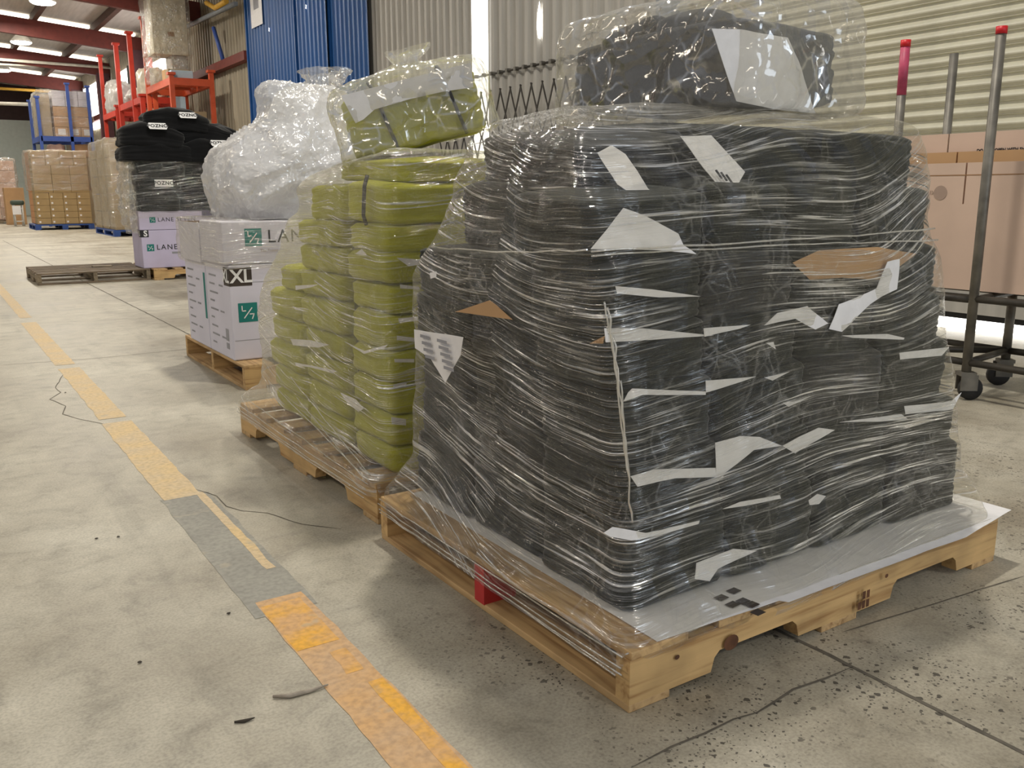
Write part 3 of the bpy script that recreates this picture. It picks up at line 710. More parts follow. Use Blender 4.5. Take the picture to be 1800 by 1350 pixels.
# papers between the bundles: outlines on their own planes just outside the cloth
PN = 0
def paper(pts, pl, label, mat='paper', wav=.004, seed=0, group='white papers in the front load', res=.03):
    ax, v = pl
    f = {'X': aX, 'Y': aY}.get(ax)
    P = [f(x, y, v) for x, y in pts] if f else [aP(x, y, v[0], v[1]) for x, y in pts]
    o = sheet('paper_sheet' if mat != 'kraft_tan' else 'cardboard_scrap', P, mat, None, wav, .0008, seed, res)
    return tag(o, label, 'paper' if mat != 'kraft_tan' else 'cardboard', group)
YF = 1.203
for i, (pts, lab) in enumerate((
    ([(1083, 503), (1150, 509), (1232, 521), (1160, 523), (1086, 516)], 'thin white paper edge near the top of the near corner of front load'),
    ([(1062, 577), (1130, 577), (1256, 590), (1120, 592), (1085, 601), (1066, 602)], 'bent white paper around the near corner, second paper down in front load'),
    ([(1105, 690), (1112, 683), (1240, 688), (1240, 694), (1130, 694), (1097, 706)], 'thin curled white paper at near corner halfway down the front load'),
    ([(1110, 838), (1150, 826), (1271, 822), (1271, 838), (1160, 842), (1122, 856)], 'white paper strip at near corner above the lowest two layers'),
    ([(1060, 936), (1076, 926), (1098, 943), (1160, 932), (1230, 915), (1228, 921), (1160, 941), (1110, 950), (1072, 943)], 'winged white paper at near corner above the lowest layer'),
    ([(1256, 778), (1300, 766), (1335, 768), (1376, 784), (1325, 791), (1272, 812), (1270, 834), (1258, 834)], 'arched white paper left of the white wedge on the right face'),
    ([(1376, 784), (1440, 752), (1468, 756), (1398, 797)], 'white wedge shaped paper in the middle of the right face'),
    ([(1236, 577), (1320, 571), (1300, 578), (1238, 592)], 'small cream paper wedge, upper middle of the right face'),
    ([(1240, 669), (1330, 662), (1300, 672), (1241, 690)], 'cream paper tab beside the thin curled white paper'),
    ([(1345, 664), (1386, 653), (1358, 669)], 'little white paper point in the centre of the right face'),
    ([(1475, 742), (1585, 728), (1597, 738), (1540, 741)], 'narrow white paper low right on the right face'),
    ([(1480, 590), (1560, 587), (1590, 594), (1588, 597), (1500, 594)], 'narrow white paper edge under the folded white sheet'),
    ([(1580, 620), (1668, 610), (1655, 625), (1582, 632)], 'cream paper tab near the right edge of right face'),
    ([(1590, 714), (1672, 706), (1690, 690), (1676, 720), (1592, 728)], 'cream paper at right edge in the lower half'),
    ([(1270, 895), (1300, 882), (1370, 870), (1372, 876), (1310, 889)], 'thin cream paper slip above the second layer on right face'),
    ([(1422, 880), (1436, 868), (1452, 872), (1440, 886), (1424, 888)], 'small square cream paper low on the right face'),
    ([(1225, 990), (1290, 965), (1330, 968), (1255, 1005), (1248, 1022), (1222, 1018)], 'curled cream paper in the lowest layer on right face'),
    ([(1348, 603), (1360, 601), (1364, 614)], 'tiny white paper corner in upper middle of right face'),
    ([(1376, 708), (1395, 706), (1426, 697), (1386, 715)], 'tiny white paper slip in the centre of right face'),
    )):
    paper(pts, ('Y', YF), lab, seed=i)
paper([(1455, 578), (1474, 535), (1500, 526), (1543, 506), (1553, 478), (1560, 460), (1580, 455), (1574, 508), (1530, 535), (1478, 583)], ('Y', 1.192), 'long folded white sheet across the upper right face', seed=31, wav=.008)
paper([(1345, 572), (1366, 550), (1420, 538), (1452, 568), (1432, 579), (1396, 560)], ('Y', 1.194), 'crumpled white paper left of the long folded white sheet', seed=32, wav=.008)
paper([(1395, 462), (1440, 440), (1540, 434), (1610, 446), (1565, 468), (1552, 492), (1480, 488), (1425, 492)], ('Y', 1.201), 'tan cardboard scrap showing through film on upper right face', 'kraft_tan', seed=33)
XF = .955
o = paper([(729, 579), (813, 593), (808, 625), (781, 673), (757, 630), (729, 612)], ('P', ((.93, 1.9, .6), (1, -.05, 0))), 'white packing slip hanging pointed on the left face of front load', seed=41, wav=.004)
for k in range(5):
    for j in range(2):
        if k > 3 and j == 0: continue
        pp = aP(748+j*30+k*3, 592+k*12+j*8, (.926, 1.9, .6), (1, -.05, 0)); quad('printed_block', pp, (0, -1, 0), (-1, 0, 0), .045, .007, 'grey_print', o, .002)
paper([(800, 548), (835, 543), (860, 528), (872, 536), (900, 562)], ('P', ((.957, 1.6, .6), (1, 0, 0))), 'tan cardboard triangle in the upper left face', 'kraft_tan', seed=42)
paper([(755, 480), (766, 477), (766, 487), (756, 490)], ('X', .948), 'tiny white paper square at the far upper left face', seed=43)
paper([(1036, 604), (1064, 590), (1060, 604)], ('X', .99), 'little tan cardboard point at the near corner of front load', 'kraft_tan', seed=45)
TP = ((1.15, 1.36, .985), (-.25, -.55, .8))
paper([(1038, 438), (1068, 402), (1095, 366), (1130, 380), (1190, 412), (1200, 432), (1226, 446), (1130, 440)], ('P', ((1.05, 1.2335, .86), (-.1, -.9, .35))), 'big white sheet on the near corner below the load top', seed=51, wav=.008)
paper([(1050, 268), (1075, 254), (1100, 270), (1140, 330), (1165, 345), (1110, 342), (1085, 325)], ('P', ((1.15, 1.45, 1.052), (-.3, -.6, .7))), 'white paper strip lying on the left top of the load', seed=52, wav=.006)
o = paper([(1195, 240), (1250, 238), (1310, 302), (1296, 326), (1262, 327), (1230, 285)], ('P', ((1.42, 1.36, 1.02), (0, -.8, .6))), 'white printed paper hanging over the load top', seed=53, wav=.003)
for k in range(3):
    pp = aP(1262+k*9, 308+k*4, (1.42, 1.349, 1.02), (0, -.8, .6)); quad('printed_mark', pp, (1, 0, .3), (0, -.8, .6), .006, .022, 'black_print', o, .003)
# stretch film round the front load
def film(name, corner_rows, label, mat='film', n=300, k=9, r=.05, amp=.004, seed=0, bulge=None, parent=None, group='stretch films round the loads'):
    rows = catmull([ring4(c, n, r) for c in corner_rows], k)
    def d(p, i, j):
        u = i*.03
        a = nz((p.x*2.2, p.y*2.2, p.z*15), 1.6, seed)*amp*1.3 + nz((p.x, p.y, p.z*2.5), 13, seed+2)*amp*.6 + (ridged(p, 9, seed+4, 3)-.5)*amp*.8
        return a
    me = loft(name, rows, d, True)
    o = link(name, me, mat); return tag(o, label, 'plastic film', group)
film('stretch_film', [
    [(.957, 1.118, .066), (2.14, 1.120, .118), (2.15, 2.15, .118), (.957, 2.150, .072)],
    [(.957, 1.112, .116), (2.16, 1.122, .1262), (2.16, 2.155, .126), (.957, 2.150, .118)],
    rect(.968, 2.175, 1.126, 2.155, .138, (0, 0, 0, 0)),
    rect(.995, 2.175, 1.168, 2.13, .19),
    rect(1.022, 2.15, 1.193, 2.10, .25),
    rect(1.020, 2.118, 1.195, 2.085, .35),
    rect(1.003, 2.075, 1.193, 2.03, .48),
    rect(.984, 2.02, 1.193, 1.985, .60),
    rect(.962, 1.995, 1.192, 1.955, .70),
    [(.952, 1.192, .775), (1.97, 1.192, .775), (1.97, 1.92, .775), (.975, 1.915, .775)],
    [(.948, 1.208, .83), (1.945, 1.21, .83), (1.945, 1.88, .83), (.99, 1.865, .83)],
    [(.944, 1.222, .90), (1.95, 1.225, .91), (1.95, 1.87, .91), (1.02, 1.85, .91)],
    [(.968, 1.27, .965), (1.965, 1.24, .975), (1.96, 1.87, .99), (1.06, 1.86, .99)],
    [(1.03, 1.35, 1.03), (1.965, 1.285, 1.065), (1.95, 1.87, 1.06), (1.11, 1.86, 1.065)],
    [(1.16, 1.44, 1.08), (1.90, 1.36, 1.09), (1.9, 1.86, 1.10), (1.24, 1.85, 1.105)],
    [(1.38, 1.55, 1.11), (1.78, 1.55, 1.112), (1.78, 1.8, 1.12), (1.40, 1.8, 1.13)],
    [(1.58, 1.64, 1.118), (1.62, 1.64, 1.118), (1.62, 1.68, 1.118), (1.58, 1.68, 1.118)]],
    'clear stretch film wound round the dark green load in front', seed=1, n=320, amp=.0045)
# roped film edges hauled round the pallet; near-corner strands stand in for a glint
def ropes(film_name, lines, r=.0022):
    o = bpy.data.objects[film_name]
    for a, b, sag in lines:
        a, b = V(a), V(b)
        pts = [a.lerp(b, k/14)+V((0, 0, -sag*math.sin(PI*k/14)))+V((noise.noise(a*9+V((k, 0, 0))), noise.noise(b*7+V((0, k, 0))), noise.noise(a*5+V((0, 0, k*1.7)))))*.004 for k in range(15)]
        rr = [r*(.7+.5*abs(noise.noise(V((k*.9, a.z*50, 3))))) for k in range(15)]
        tube('film_rope_and_glint', pts, rr, 'film_rope_and_glint', o, 6)
film_mat('film_rope_and_glint', haze0=.30, haze1=.4, glo0=.22, glo1=.4, rough=.12)
ropes('stretch_film', [((.955, 2.14, .112), (.957, 1.12, .112), .004), ((.953, 2.145, .098), (.953, 1.12, .092), .006), ((.954, 2.14, .083), (.955, 1.12, .078), .004), ((.957, 2.14, .073), (.957, 1.14, .068), -.004),
    ((.962, 1.118, .118), (2.15, 1.118, .1275), 0), ((.955, 1.186, .74), (.990, 1.184, .60), .0), ((.962, 1.184, .73), (1.016, 1.186, .43), .0), ((.975, 1.183, .68), (1.020, 1.182, .40), .0), ((.992, 1.183, .60), (1.030, 1.186, .33), .0), ((.985, 1.86, .80), (.941, 1.215, .826), .006), ((.941, 1.206, .826), (1.925, 1.207, .838), .004), ((.941, 1.206, .818), (1.93, 1.2, .812), -.003)])
# bag on top
def bagmesh(M, dims, off, seed, amp=.012, tuft=.12, tuftx=(0., 0.), n=150, rows=None, z0=0.):
    a, b, h = dims[0]/2+min(off, .014), dims[1]/2+off, dims[2]
    cr = rows or [(.9, z0), (1., z0+.04), (1.0, .3), (1.0, .6), (1.0, .85), (.93, 1.06), (.72, 1.18), (.45, 1.26), (.22, 1.36), (.16, 1.46), (.24, 1.62), (.3, 1.74)]
    rs = []
    for f, z in cr:
        t = max(0, (z-1)/.7); tx, ty = tuftx[0]*t, tuftx[1]*t
        zz = z*h if z <= 1 else h+(z-1)/.74*(tuft)
        rs.append([M @ p for p in ring4([(tx-a*f, ty-b*f, zz), (tx+a*f, ty-b*f, zz), (tx+a*f, ty+b*f, zz), (tx-a*f, ty+b*f, zz)], n, .08)])
    rs = catmull(rs, 7)
    def d(p, i, j): return amp*(ridged(p, 7, seed, 4)-.45) + amp*.5*nz(p, 22, seed+9)
    return loft('plastic_bag', rs, d, False, False)
MB_ = Matrix.Translation((1.695, 1.735, 1.125)) @ Matrix.Rotation(.04, 4, 'Z')
TB = pile('garment_bundle', (.40, .555, .165), None, 'black_fabric', 8, None, (1.695, 1.742, 1.128), (0, 0, .04), 77, .1, .008)
tag(TB, 'black garment bundle inside the clear bag on top of the front load', 'garment bundle')
sheet_ = [aP(x, y, (1.7, 1.434, 1.2), (0.04, -1, .0)) for x, y in ((1252, 50), (1300, 52), (1385, 66), (1408, 120), (1432, 199), (1368, 193), (1294, 178), (1272, 120))]
tag(sheet('paper_sheet', sheet_, 'paper', None, .006, .0008, 61), 'big white paper draped over the bundle in the top bag', 'paper', 'white papers in the front load')
for k, (x, y, z, ry, sx) in enumerate(((1.535, 1.83, 1.255, .08, .17), (1.55, 1.65, 1.265, -.1, .17))):
    o = pile('folded_garment', (.16, sx, .070), None, 'charcoal_fabric', 2, None, (x+.06, y, z-.012), (.14*(1 if k else -1), ry, .3), 80+k, .16, .022)
    tag(o, ['loose dark garment humped at left inside the top bag', 'peaked dark garment in the middle inside the top bag'][k], 'garment', 'loose garments in the top bag')
bag = link('plastic_bag', bagmesh(MB_, (.40, .58, .215), .052, 5, .011, .12, (.02, -.05), z0=-.13), 'poly_bag'); tag(bag, 'clear plastic bag knotted on top of the dark front load', 'plastic bag')

# ------------------------------------------------------------------ OLIVE LOAD
G2 = 'olive garment bundles on the second pallet'
zo = [.127, .21, .30, .395, .485, .59, .675, .76, .84]
cols = [(2.245, 2.545), (2.60, 2.96), (2.96, 3.30)]
rng = random.Random(5)
CW = ['near', 'middle', 'far']
for l in range(8):
    for k, (a, b) in enumerate(cols):
        if k == 2: b = (3.30, 3.31, 3.32, 3.31, 3.29, 3.16, 0, 0)[l]
        if not b: continue
        lab = 'olive garment bundle in the second load, %s layer up, %s column of left face' % (ORD[l], CW[k])
        o = bundle(1.045+rng.uniform(0, .014), 1.40, a+.004, b-.004, zo[l], zo[l+1], lab.replace('lowest layer up', 'lowest layer'), G2, 'olive_fabric', 300+l*5+k, yaw=rng.uniform(-.02, .02), folds=2, rough=.007)
    o = bundle(1.05+.34, 1.78, 2.25, 2.6, zo[l], zo[l+1], ('olive garment bundle in the second load, %s layer up, right of the near corner' % ORD[l]).replace('lowest layer up', 'lowest layer'), G2, 'olive_fabric', 390+l, folds=2, rough=.007) if l > 3 else None
for a, b, c, d, z0, z1, tx, lab in ((1.06, 1.5, 2.25, 2.56, .84, .955, .04, 'olive bundle with a dark strap high on the near end of second load'),
                                (1.06, 1.5, 2.56, 2.84, .84, .945, 0, 'olive bundle high on the far end of the second load'),
                                (1.5, 1.9, 2.26, 2.7, .80, .96, 0, 'olive bundle high on the second load beside the front load'),
                                (1.12, 1.75, 2.27, 2.75, .955, 1.02, .03, 'flat olive bundle under the bagged olive bundle')):
    o = bundle(a, b, c, d, z0, z1, lab, G2, 'olive_fabric', int(c*100), (tx, 0), .02, 4)
    if 'strap' in lab:
        tube('strap', [(1.055, 2.36, .97), (1.045, 2.36, .94), (1.043, 2.37, .86), (1.055, 2.38, .835)], .006, 'strap', o, 6)
# dark liner added between the columns in place of the gap's shade
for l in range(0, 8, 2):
    o = bundle(1.10, 1.36, 2.54, 2.61, zo[l], zo[min(l+2, 8)], 'dark liner standing in for the shaded gap between olive columns, %s of the four' % ['lowest', 'second', 'third', 'top'][l//2], 'dark liners standing in for gap shade in the olive load', 'gap_shade_fabric', 420+l, folds=5, rough=.006)
i = 0
for pts, lab in (
    ([(697, 453), (735, 456), (752, 453), (750, 463), (718, 468)], 'white paper on the near corner of the olive load, topmost'),
    ([(703, 500), (736, 504), (738, 509), (704, 507)], 'thin white paper on near corner of olive load, second down'),
    ([(700, 560), (735, 556), (733, 564), (702, 567)], 'white paper edge on near corner of olive load, third down'),
    ([(698, 590), (730, 594), (728, 601), (698, 598)], 'white paper edge on near corner of olive load, fourth down'),
    ([(693, 631), (728, 631), (728, 637), (694, 637)], 'white paper edge on near corner of olive load, fifth down'),
    ([(692, 676), (715, 672), (714, 680), (692, 681)], 'white paper edge on near corner of olive load, sixth down'),
    ([(688, 733), (714, 737), (714, 748), (689, 746)], 'white paper edge on near corner of olive load, lowest')):
    paper(pts, ('Y', 2.236), lab, seed=60+i, group='white papers in the olive load', wav=.002); i += 1
for pts, lab in (
    ([(510, 596), (545, 598), (578, 606), (560, 611), (515, 607)], 'long white paper tab in the middle of the olive left face'),
    ([(518, 637), (575, 648), (592, 652), (585, 656), (535, 643), (519, 643)], 'white paper slip below the long tab on the olive face'),
    ([(598, 690), (625, 702), (640, 718), (630, 724), (612, 712)], 'white paper corner sticking out low on the olive face'),
    ([(519, 502), (560, 500), (548, 505), (520, 510)], 'white paper tab in upper part of the olive face'),
    ([(515, 538), (540, 548), (520, 545)], 'tiny white paper point on olive face'),
    ([(605, 600), (640, 617), (680, 606), (675, 612), (640, 622)], 'pale paper slip bridging the olive columns'),
    ([(625, 446), (635, 438), (645, 449), (632, 448)], 'small white paper corner high on the olive face')):
    paper(pts, ('X', 1.032), lab, seed=60+i, group='white papers in the olive load', wav=.003); i += 1
film('stretch_film', [
    rect(.962, 2.02, 2.225, 3.485, .062, (.02, .04, .03, 0)),
    rect(.960, 2.03, 2.225, 3.495, .122),
    rect(.975, 2.03, 2.22, 3.47, .16),
    rect(1.005, 2.03, 2.22, 3.36, .22),
    rect(1.015, 2.03, 2.218, 3.33, .32),
    rect(1.012, 2.03, 2.218, 3.345, .45),
    rect(1.016, 2.03, 2.218, 3.31, .57),
    rect(1.016, 2.03, 2.218, 3.19, .66),
    rect(1.016, 2.03, 2.218, 3.06, .735),
    rect(1.020, 2.02, 2.218, 2.99, .82),
    rect(1.030, 2.0, 2.222, 2.88, .87),
    [(1.035, 2.228, .97), (1.95, 2.23, .98), (1.93, 2.88, .94), (1.035, 2.88, .945)],
    [(1.07, 2.25, 1.035), (1.9, 2.26, 1.04), (1.85, 2.78, 1.0), (1.09, 2.78, .995)],
    [(1.25, 2.4, 1.04), (1.7, 2.4, 1.045), (1.7, 2.7, 1.03), (1.25, 2.7, 1.03)],
    [(1.44, 2.56, 1.04), (1.46, 2.56, 1.04), (1.46, 2.60, 1.04), (1.44, 2.60, 1.04)]],
    'clear stretch film wound round the olive green load', seed=11, amp=.005, mat='film_clear')
ropes('stretch_film.001', [((.958, 3.48, .118), (.956, 2.23, .112), .004), ((.957, 3.48, .10), (.957, 2.23, .095), .006), ((.958, 3.47, .084), (.958, 2.25, .08), .0), ((.975, 3.44, .15), (.962, 2.23, .125), .0), ((1.004, 3.2, .25), (.968, 2.23, .135), .0), ((1.008, 2.95, .30), (.972, 2.23, .15), .0), ((1.006, 2.9, .24), (.966, 2.25, .13), .0)], .002)
ctr = aY(727, 196, 2.50); fdir = V((ctr.x, ctr.y, 0)).normalized(); rdir = V((fdir.y, -fdir.x, 0)); a_ = .235
ly_ = -(rdir*math.cos(a_)+V((0, 0, 1))*math.sin(a_)); lz_ = -rdir*math.sin(a_)+V((0, 0, 1))*math.cos(a_)
OM = Matrix.Translation(ctr-lz_*.095+fdir*.15) @ Matrix((fdir, ly_, lz_)).transposed().to_4x4()
ob = pile('garment_bundle', (.30, .42, .18), None, 'olive_fabric', 5, None, None, (0, 0, 0), 91, .18, .014)
ob.matrix_basis = OM; tag(ob, 'olive garment bundle with two dark straps in the bag on the second load', 'garment bundle')
for yy in (-.11, .10):
    pts = [(-.06, yy+.01, .207), (-.13, yy+.01, .205), (-.158, yy, .18), (-.164, yy-.01, .11), (-.163, yy-.02, .05), (-.15, yy-.03, -.002)]
    tube('strap', [OM @ V(p) for p in pts], .006, 'strap', ob, 6)
o = sheet('paper_sheet', [OM @ V(p) for p in ((-.166, .195, .185), (-.169, .175, .10), (-.169, .15, .105), (-.169, .11, .125), (-.169, 0, .13), (-.169, -.1, .128), (-.168, -.19, .12), (-.162, -.20, .19))], 'paper', None, .002, .0008, 71)
tag(o, 'white paper wrapped over the top of the bagged olive bundle', 'paper')
bag = link('plastic_bag', bagmesh(OM, (.31, .44, .20), .024, 15, .012, .09, (.0, -.03)), 'poly_bag'); tag(bag, 'clear plastic bag over the olive bundle on the second load', 'plastic bag')
# scrap of film trailing on the floor
p = aZ(540, 838, 0)
sc = film('film_scrap', [rect(p.x-.01, p.x+.06, p.y-.05, p.y+.03, .004), rect(p.x, p.x+.05, p.y-.03, p.y+.03, .03), rect(p.x+.02, p.x+.05, p.y-.01, p.y+.025, .07), rect(p.x+.035, p.x+.06, p.y-.005, p.y+.02, .11)], 'crumpled tail of film hanging to the floor from the olive pallet', 'film_clear', 40, 6, .2, .012, 33)

# ------------------------------------------------------------------ cartons
def carton(lo, hi, mat, label, cat='box', group=None, name='carton', flaps=False, inner='kraft_brown', M=None, seams=True):
    lo, hi = V(lo), V(hi); t = empty(name, ((lo.x+hi.x)/2, (lo.y+hi.y)/2, lo.z), label, cat, group)
    if not flaps:
        box('carton_body', lo, hi, mat, t, .006)
    else:
        bm = bmesh.new(); th = .006
        add_box(bm, lo, (hi.x, hi.y, lo.z+th))
        add_box(bm, (lo.x, lo.y, lo.z+th), (lo.x+th, hi.y, hi.z)); add_box(bm, (hi.x-th, lo.y, lo.z+th), (hi.x, hi.y, hi.z))
        add_box(bm, (lo.x+th, lo.y, lo.z+th), (hi.x-th, lo.y+th, hi.z)); add_box(bm, (lo.x+th, hi.y-th, lo.z+th), (hi.x-th, hi.y, hi.z))
        link('carton_body', bm_mesh('carton_body', bm), mat, t)
        box('carton_lining', (lo.x+th, lo.y+th, lo.z+th), (hi.x-th, hi.y-th, lo.z+.3*(hi.z-lo.z)), inner, t)
        box('carton_lining', (lo.x+th, hi.y-th-.002, lo.z+th), (hi.x-th, hi.y-th, hi.z), inner, t)
    return t
# white cartons on the third pallet
cx, cyy, cz = 1.205, 4.34, .123
c1 = carton((cx, cyy, cz), (cx+.62, cyy+.42, .585), 'white_carton', 'white carton marked XL at the near corner of the third pallet', group='white cartons on the third pallet')
c2 = carton((cx, cyy+.43, cz), (cx+.62, cyy+.85, .57), 'white_carton', 'white carton with teal edge behind the XL carton', group='white cartons on the third pallet')
c3 = carton((cx-.02, cyy, .588), (cx+.62, cyy+.40, .79), 'white_carton', 'white half-height carton stacked on the XL carton', group='white cartons on the third pallet')
c4 = carton((cx-.02, cyy+.42, .575), (cx+.6, cyy+.84, .775), 'white_carton', 'open white carton with brown inside behind the half-height carton', group='white cartons on the third pallet', flaps=True)
c5 = carton((cx+.63, cyy, cz), (cx+1.1, cyy+.42, .585), 'white_carton', 'white carton to the right of the XL carton, behind the olive load', group='white cartons on the third pallet')
fx = (1, 0, 0); fn = (0, -1, 0); lx = (0, -1, 0); ln = (-1, 0, 0)
p = aY(436, 549, cyy); logo(p, fx, fn, .093, c1)
p = aY(445, 417, cyy); logo(p, fx, fn, .083, c3); text('LANE SEVEN', .088, p+V((.068, 0, 0)), fx, fn, 'black_print', c3, spacing=1.15)
text('The Fusion', .02, p+V((.03, 0, -.065)), fx, fn, 'faint_print', c3)
p = aY(415, 487, cyy); quad('size_label', (cx+.055, cyy, p.z), fx, fn, .11, .088, 'brown_print', c1, .001); text('XL', .088, (cx+.058, cyy-.0012, p.z), fx, fn, 'white_print', c1, align='CENTER', bold=.002)
quad('size_label', (cx, cyy+.045, p.z), lx, ln, .09, .088, 'brown_print', c1, .001); text('XL', .088, (cx-.0012, cyy+.05, p.z), lx, ln, 'white_print', c1, align='CENTER', bold=.002)
quad('teal_stripe', (cx, cyy+.46, .40), lx, ln, .035, .24, 'teal_print', c2, .001)
for c, y0 in ((c1, cyy+.36), (c2, cyy+.80)):
    for k in range(9):
        wd = (.13, .10, .15, .08, .14, .06, .11, .13, .07)[k]
        quad('printed_line', (cx, y0-wd/2, .52-.043*k), lx, ln, wd, .009, 'grey_print', c, .001)
        if k % 3 == 1: quad('printed_line', (cx, y0-.21, .52-.043*k), lx, ln, .07, .009, 'grey_print', c, .001)
quad('barcode', (cx, cyy+.09, .24), lx, ln, .05, .06, 'grey_print', c1, .001); quad('barcode', (cx, cyy+.09, .185), lx, ln, .05, .03, 'grey_print', c1, .001)
for zz in (.50, .22):
    quad('tape_seam', (cx+.31, cyy, zz), fx, fn, .60, .003, 'grey_print', c1, .0006)
film('stretch_film', [rect(cx-.024, cx+1.12, cyy-.02, cyy+.88, .565), rect(cx-.035, cx+1.11, cyy-.02, cyy+.87, .60), rect(cx-.036, cx+1.1, cyy-.022, cyy+.87, .72), rect(cx-.034, cx+1.1, cyy-.02, cyy+.86, .785), rect(cx-.01, cx+1.08, cyy+.01, cyy+.84, .80), rect(cx+.3, cx+.9, cyy+.2, cyy+.6, .80)],
     'clear film round the upper white cartons on the third pallet', 'film_thin', 200, 7, .04, .006, 21)
# the big crumpled white bag
def blob(rows, n=170, k=9):
    return catmull([ring4(rect(*r), n, .34) for r in rows], k)
wb = [(1.33, 2.0, 4.45, 5.05, .80), (1.29, 2.06, 4.40, 5.12, .90), (1.29, 2.1, 4.38, 5.14, 1.02), (1.345, 2.12, 4.39, 5.12, 1.12), (1.44, 2.1, 4.43, 5.06, 1.21), (1.53, 2.1, 4.5, 4.98, 1.30), (1.60, 2.08, 4.56, 4.92, 1.37), (1.70, 2.0, 4.62, 4.86, 1.42), (1.80, 1.9, 4.7, 4.78, 1.44)]
inner = [(a+.03, b-.03, c+.03, d-.03, z-.02 if z > .85 else z) for a, b, c, d, z in wb]
def crum(seed, amp, f=6.):
    o = V((seed*1.7, seed*.9, -seed*.4))
    def d(p, i, j):
        t = 0.
        for k, (s_, a) in enumerate(((f*.6, 1.), (f*1.7, .35), (f*4.5, .12))):
            q = p*s_+o+V((nz(p, s_*.7, seed), nz(p, s_*.7, seed+3), nz(p, s_*.7, seed+6)))*.5
            ds = noise.voronoi(q)[0]; t += a*(math.exp(-5*(ds[1]-ds[0]))-.25)
        return amp*t*.8 + amp*.6*nz(p, 4, seed)
    return d
plain('white_fabric', (236, 236, 240), .8, var=.03)
o = link('white_garments', loft('white_garments', blob(inner), crum(41, .03), True, True), 'white_fabric'); tag(o, 'white garments heaped inside the crumpled bag on the white cartons', 'garment bundle')
bg = link('plastic_bag', loft('plastic_bag', blob(wb), crum(41, .05), True), 'milky_bag'); tag(bg, 'big crumpled milky plastic bag heaped on the white cartons', 'plastic bag')
horn = [(1.50, 1.80, 4.55, 4.85, 1.24), (1.53, 1.79, 4.55, 4.84, 1.34), (1.535, 1.77, 4.58, 4.82, 1.41), (1.56, 1.72, 4.62, 4.80, 1.455), (1.6, 1.68, 4.66, 4.76, 1.47)]
link('bag_fold', loft('bag_fold', catmull([ring4(rect(*r), 90, .3) for r in horn], 8), crum(52, .035), True), 'milky_bag', bg)
tuft = [(1.78, 1.98, 4.6, 4.8, 1.36), (1.80, 1.92, 4.64, 4.76, 1.42), (1.80, 1.95, 4.62, 4.80, 1.50), (1.78, 2.0, 4.6, 4.84, 1.56)]
link('bag_knot', loft('bag_knot', catmull([ring4(rect(*r), 90, .2) for r in tuft], 8), crum(57, .05), False), 'poly_bag', bg)
# white cartons on the fourth pallet, cool light tinted into their colour
sx, sy_ = 1.985, 10.41
s1 = carton((sx, sy_, .123), (sx+.66, sy_+.5, .53), 'cool_lit_carton', 'cool-lit white carton marked S at the bottom of the fourth stack', group='cool-lit white cartons on the fourth pallet')
s2 = carton((sx-.01, sy_, .533), (sx+.66, sy_+.5, .735), 'cool_lit_carton', 'cool-lit white carton under the black wrapped garments', group='cool-lit white cartons on the fourth pallet')
s3 = carton((sx+.67, sy_, .123), (sx+1.1, sy_+.5, .53), 'cool_lit_carton', 'cool-lit white carton right of the S carton, half hidden by the third stack', group='cool-lit white cartons on the fourth pallet')
p = aY(255, 411, sy_); quad('size_label', (sx+.035, sy_, p.z), fx, fn, .085, .075, 'black_print', s1, .001); text('S', .085, (sx+.045, sy_-.0012, p.z), fx, fn, 'white_print', s1, align='CENTER', bold=.003)
quad('size_label', (sx, sy_+.06, p.z), lx, ln, .12, .075, 'black_print', s1, .001); text('S', .085, (sx-.0012, sy_+.07, p.z), lx, ln, 'white_print', s1, align='CENTER', bold=.003)
p = aY(264.7, 435.5, sy_); logo(p, fx, fn, .075, s1); text('LANE SEVEN', .078, p+V((.062, 0, 0)), fx, fn, 'black_print', s1, spacing=1.25, bold=.0006)
quad('printed_block', p+V((.30, 0, -.062)), fx, fn, .16, .022, 'grey_print', s1, .001)
p = aY(268, 386.5, sy_); logo(p, fx, fn, .06, s2); text('LANE SEVEN', .062, p+V((.052, 0, 0)), fx, fn, 'black_print', s2, spacing=1.2)
# black garments wrapped in film, and the loose black pile with patches above
for k, (a, b, z0, z1, lab) in enumerate(((1.97, 2.42, .737, .92, 'lower left black garment bundle wrapped above the cool-lit white cartons'), (2.42, 2.95, .737, .93, 'lower right black garment bundle wrapped above the cool-lit white cartons'), (1.98, 2.45, .92, 1.09, 'middle left black wrapped garment bundle with a white patch'), (2.45, 2.95, .93, 1.10, 'middle right black wrapped garment bundle'), (1.99, 2.5, 1.09, 1.26, 'upper left black wrapped garment bundle'), (2.5, 2.95, 1.10, 1.26, 'upper right black wrapped garment bundle'))):
    o = bundle(a, b, 10.38, 10.9, z0, z1, lab, 'black garment bundles on the fourth pallet', 'black_fabric', 500+k, folds=6, rough=.012)
    if 'patch' in lab:
        p = aY(288, 322, 10.365); quad('patch', p, fx, fn, .19, .075, 'white_print', o, .004); text('POZNO', .055, p+V((0, -.006, 0)), fx, fn, 'black_print', o, align='CENTER', spacing=1.1, bold=.0015)
film('stretch_film', [rect(1.93, 3.0, 10.34, 10.95, .66), rect(1.90, 3.0, 10.35, 10.95, .74), rect(1.945, 2.99, 10.35, 10.95, .80), rect(1.935, 2.99, 10.35, 10.95, .95), rect(1.94, 2.99, 10.35, 10.95, 1.1), rect(1.95, 2.98, 10.355, 10.94, 1.22), rect(1.97, 2.96, 10.37, 10.92, 1.27), rect(2.2, 2.7, 10.5, 10.8, 1.27)],
     'clear film round the black garments on the cool-lit white cartons', 'film_black', 200, 7, .05, .007, 61)
